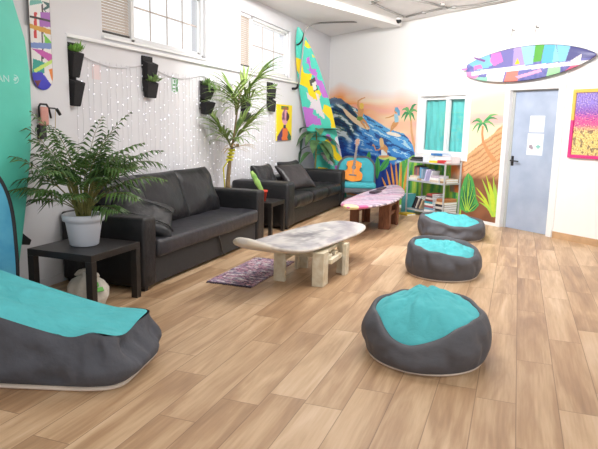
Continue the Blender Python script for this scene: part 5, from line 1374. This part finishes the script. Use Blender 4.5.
for i, (c, lab) in enumerate((((196, 176, 152), 'tan book at the bottom of the right stack on the bottom shelf'), ((60, 60, 66), 'black book second in the right stack on the bottom shelf'), ((206, 202, 198), 'light grey book third in the right stack on the bottom shelf'), ((54, 52, 60), 'black book fourth in the right stack on the bottom shelf'), ((222, 200, 170), 'cream book topmost of the right stack on the bottom shelf'))):
    book(lab, 'flat', c, SA+.79, SA+1.02, z+.040*i, z+.040*i+.038, .08, .38, 0, G4)
# folders on the floor left of the rack
book('teal ring folder standing on the floor left of the bookshelf', 'up', (86, 168, 176), SA-.17, SA-.075, 0.0, .34, .12, .38, 0, None, 'folder', 'ring_folder')
book('yellow folder lying on the floor before the bookshelf', 'flat', (226, 196, 60), SA+.04, SA+.32, .0, .03, .42, .62, 0, None, 'folder', 'paper_folder')

# ------------------------------------------------------------------ light
w = bpy.data.worlds.new('daylight'); scene.world = w; w.use_nodes = True
bgn = w.node_tree.nodes['Background']; bgn.inputs['Color'].default_value = (.93, .97, 1.0, 1); bgn.inputs['Strength'].default_value = 1.12
def area(name, loc, target, sx, sy, power, col=(1, 1, 1)):
    l_ = bpy.data.lights.new(name, 'AREA'); l_.shape = 'RECTANGLE'; l_.size = sx; l_.size_y = sy; l_.energy = power; l_.color = col
    o = bpy.data.objects.new(name, l_); COL.objects.link(o); o.location = loc
    o.rotation_euler = (Vector(target)-Vector(loc)).to_track_quat('-Z', 'Y').to_euler(); return o
area('ceiling_fill', (-1.2, 5.6, 3.44), (-1.2, 5.6, 0), 2.4, 1.2, 50, (1, .99, .98))  # added fill light over the middle of the room, no fixture there
area('ceiling_fill', (-.8, 2.4, 3.44), (-.8, 2.4, 0), 2.4, 1.2, 30, (1, .99, .98))  # second added fill, above the near floor
area('back_wall_fill', (-1.9, 7.2, 3.40), (-2.5, 11.4, 1.8), 1.4, .5, 165, (1, .985, .97))  # added wash to brighten the mural wall, not a real fitting
area('back_wall_fill', (-.9, 5.6, 3.40), (-.4, 8.7, 1.5), 1.4, .5, 65, (1, .985, .97))  # weaker added wash for the wall beside the door

# ------------------------------------------------------------------ camera
cam = bpy.data.cameras.new('camera'); co = bpy.data.objects.new('camera', cam); COL.objects.link(co)
cam.sensor_width = 36; cam.lens = F*36/598; cam.clip_start = .05; cam.clip_end = 200
R = Matrix(((RT[0], UP[0], -FW[0]), (RT[1], UP[1], -FW[1]), (RT[2], UP[2], -FW[2]))).to_4x4()
co.matrix_world = Matrix.Translation(CAM) @ R
scene.camera = co
vs = scene.view_settings; vs.view_transform = 'Standard'; vs.look = 'None'; vs.gamma = 1; vs.use_curve_mapping = False; vs.exposure = .27
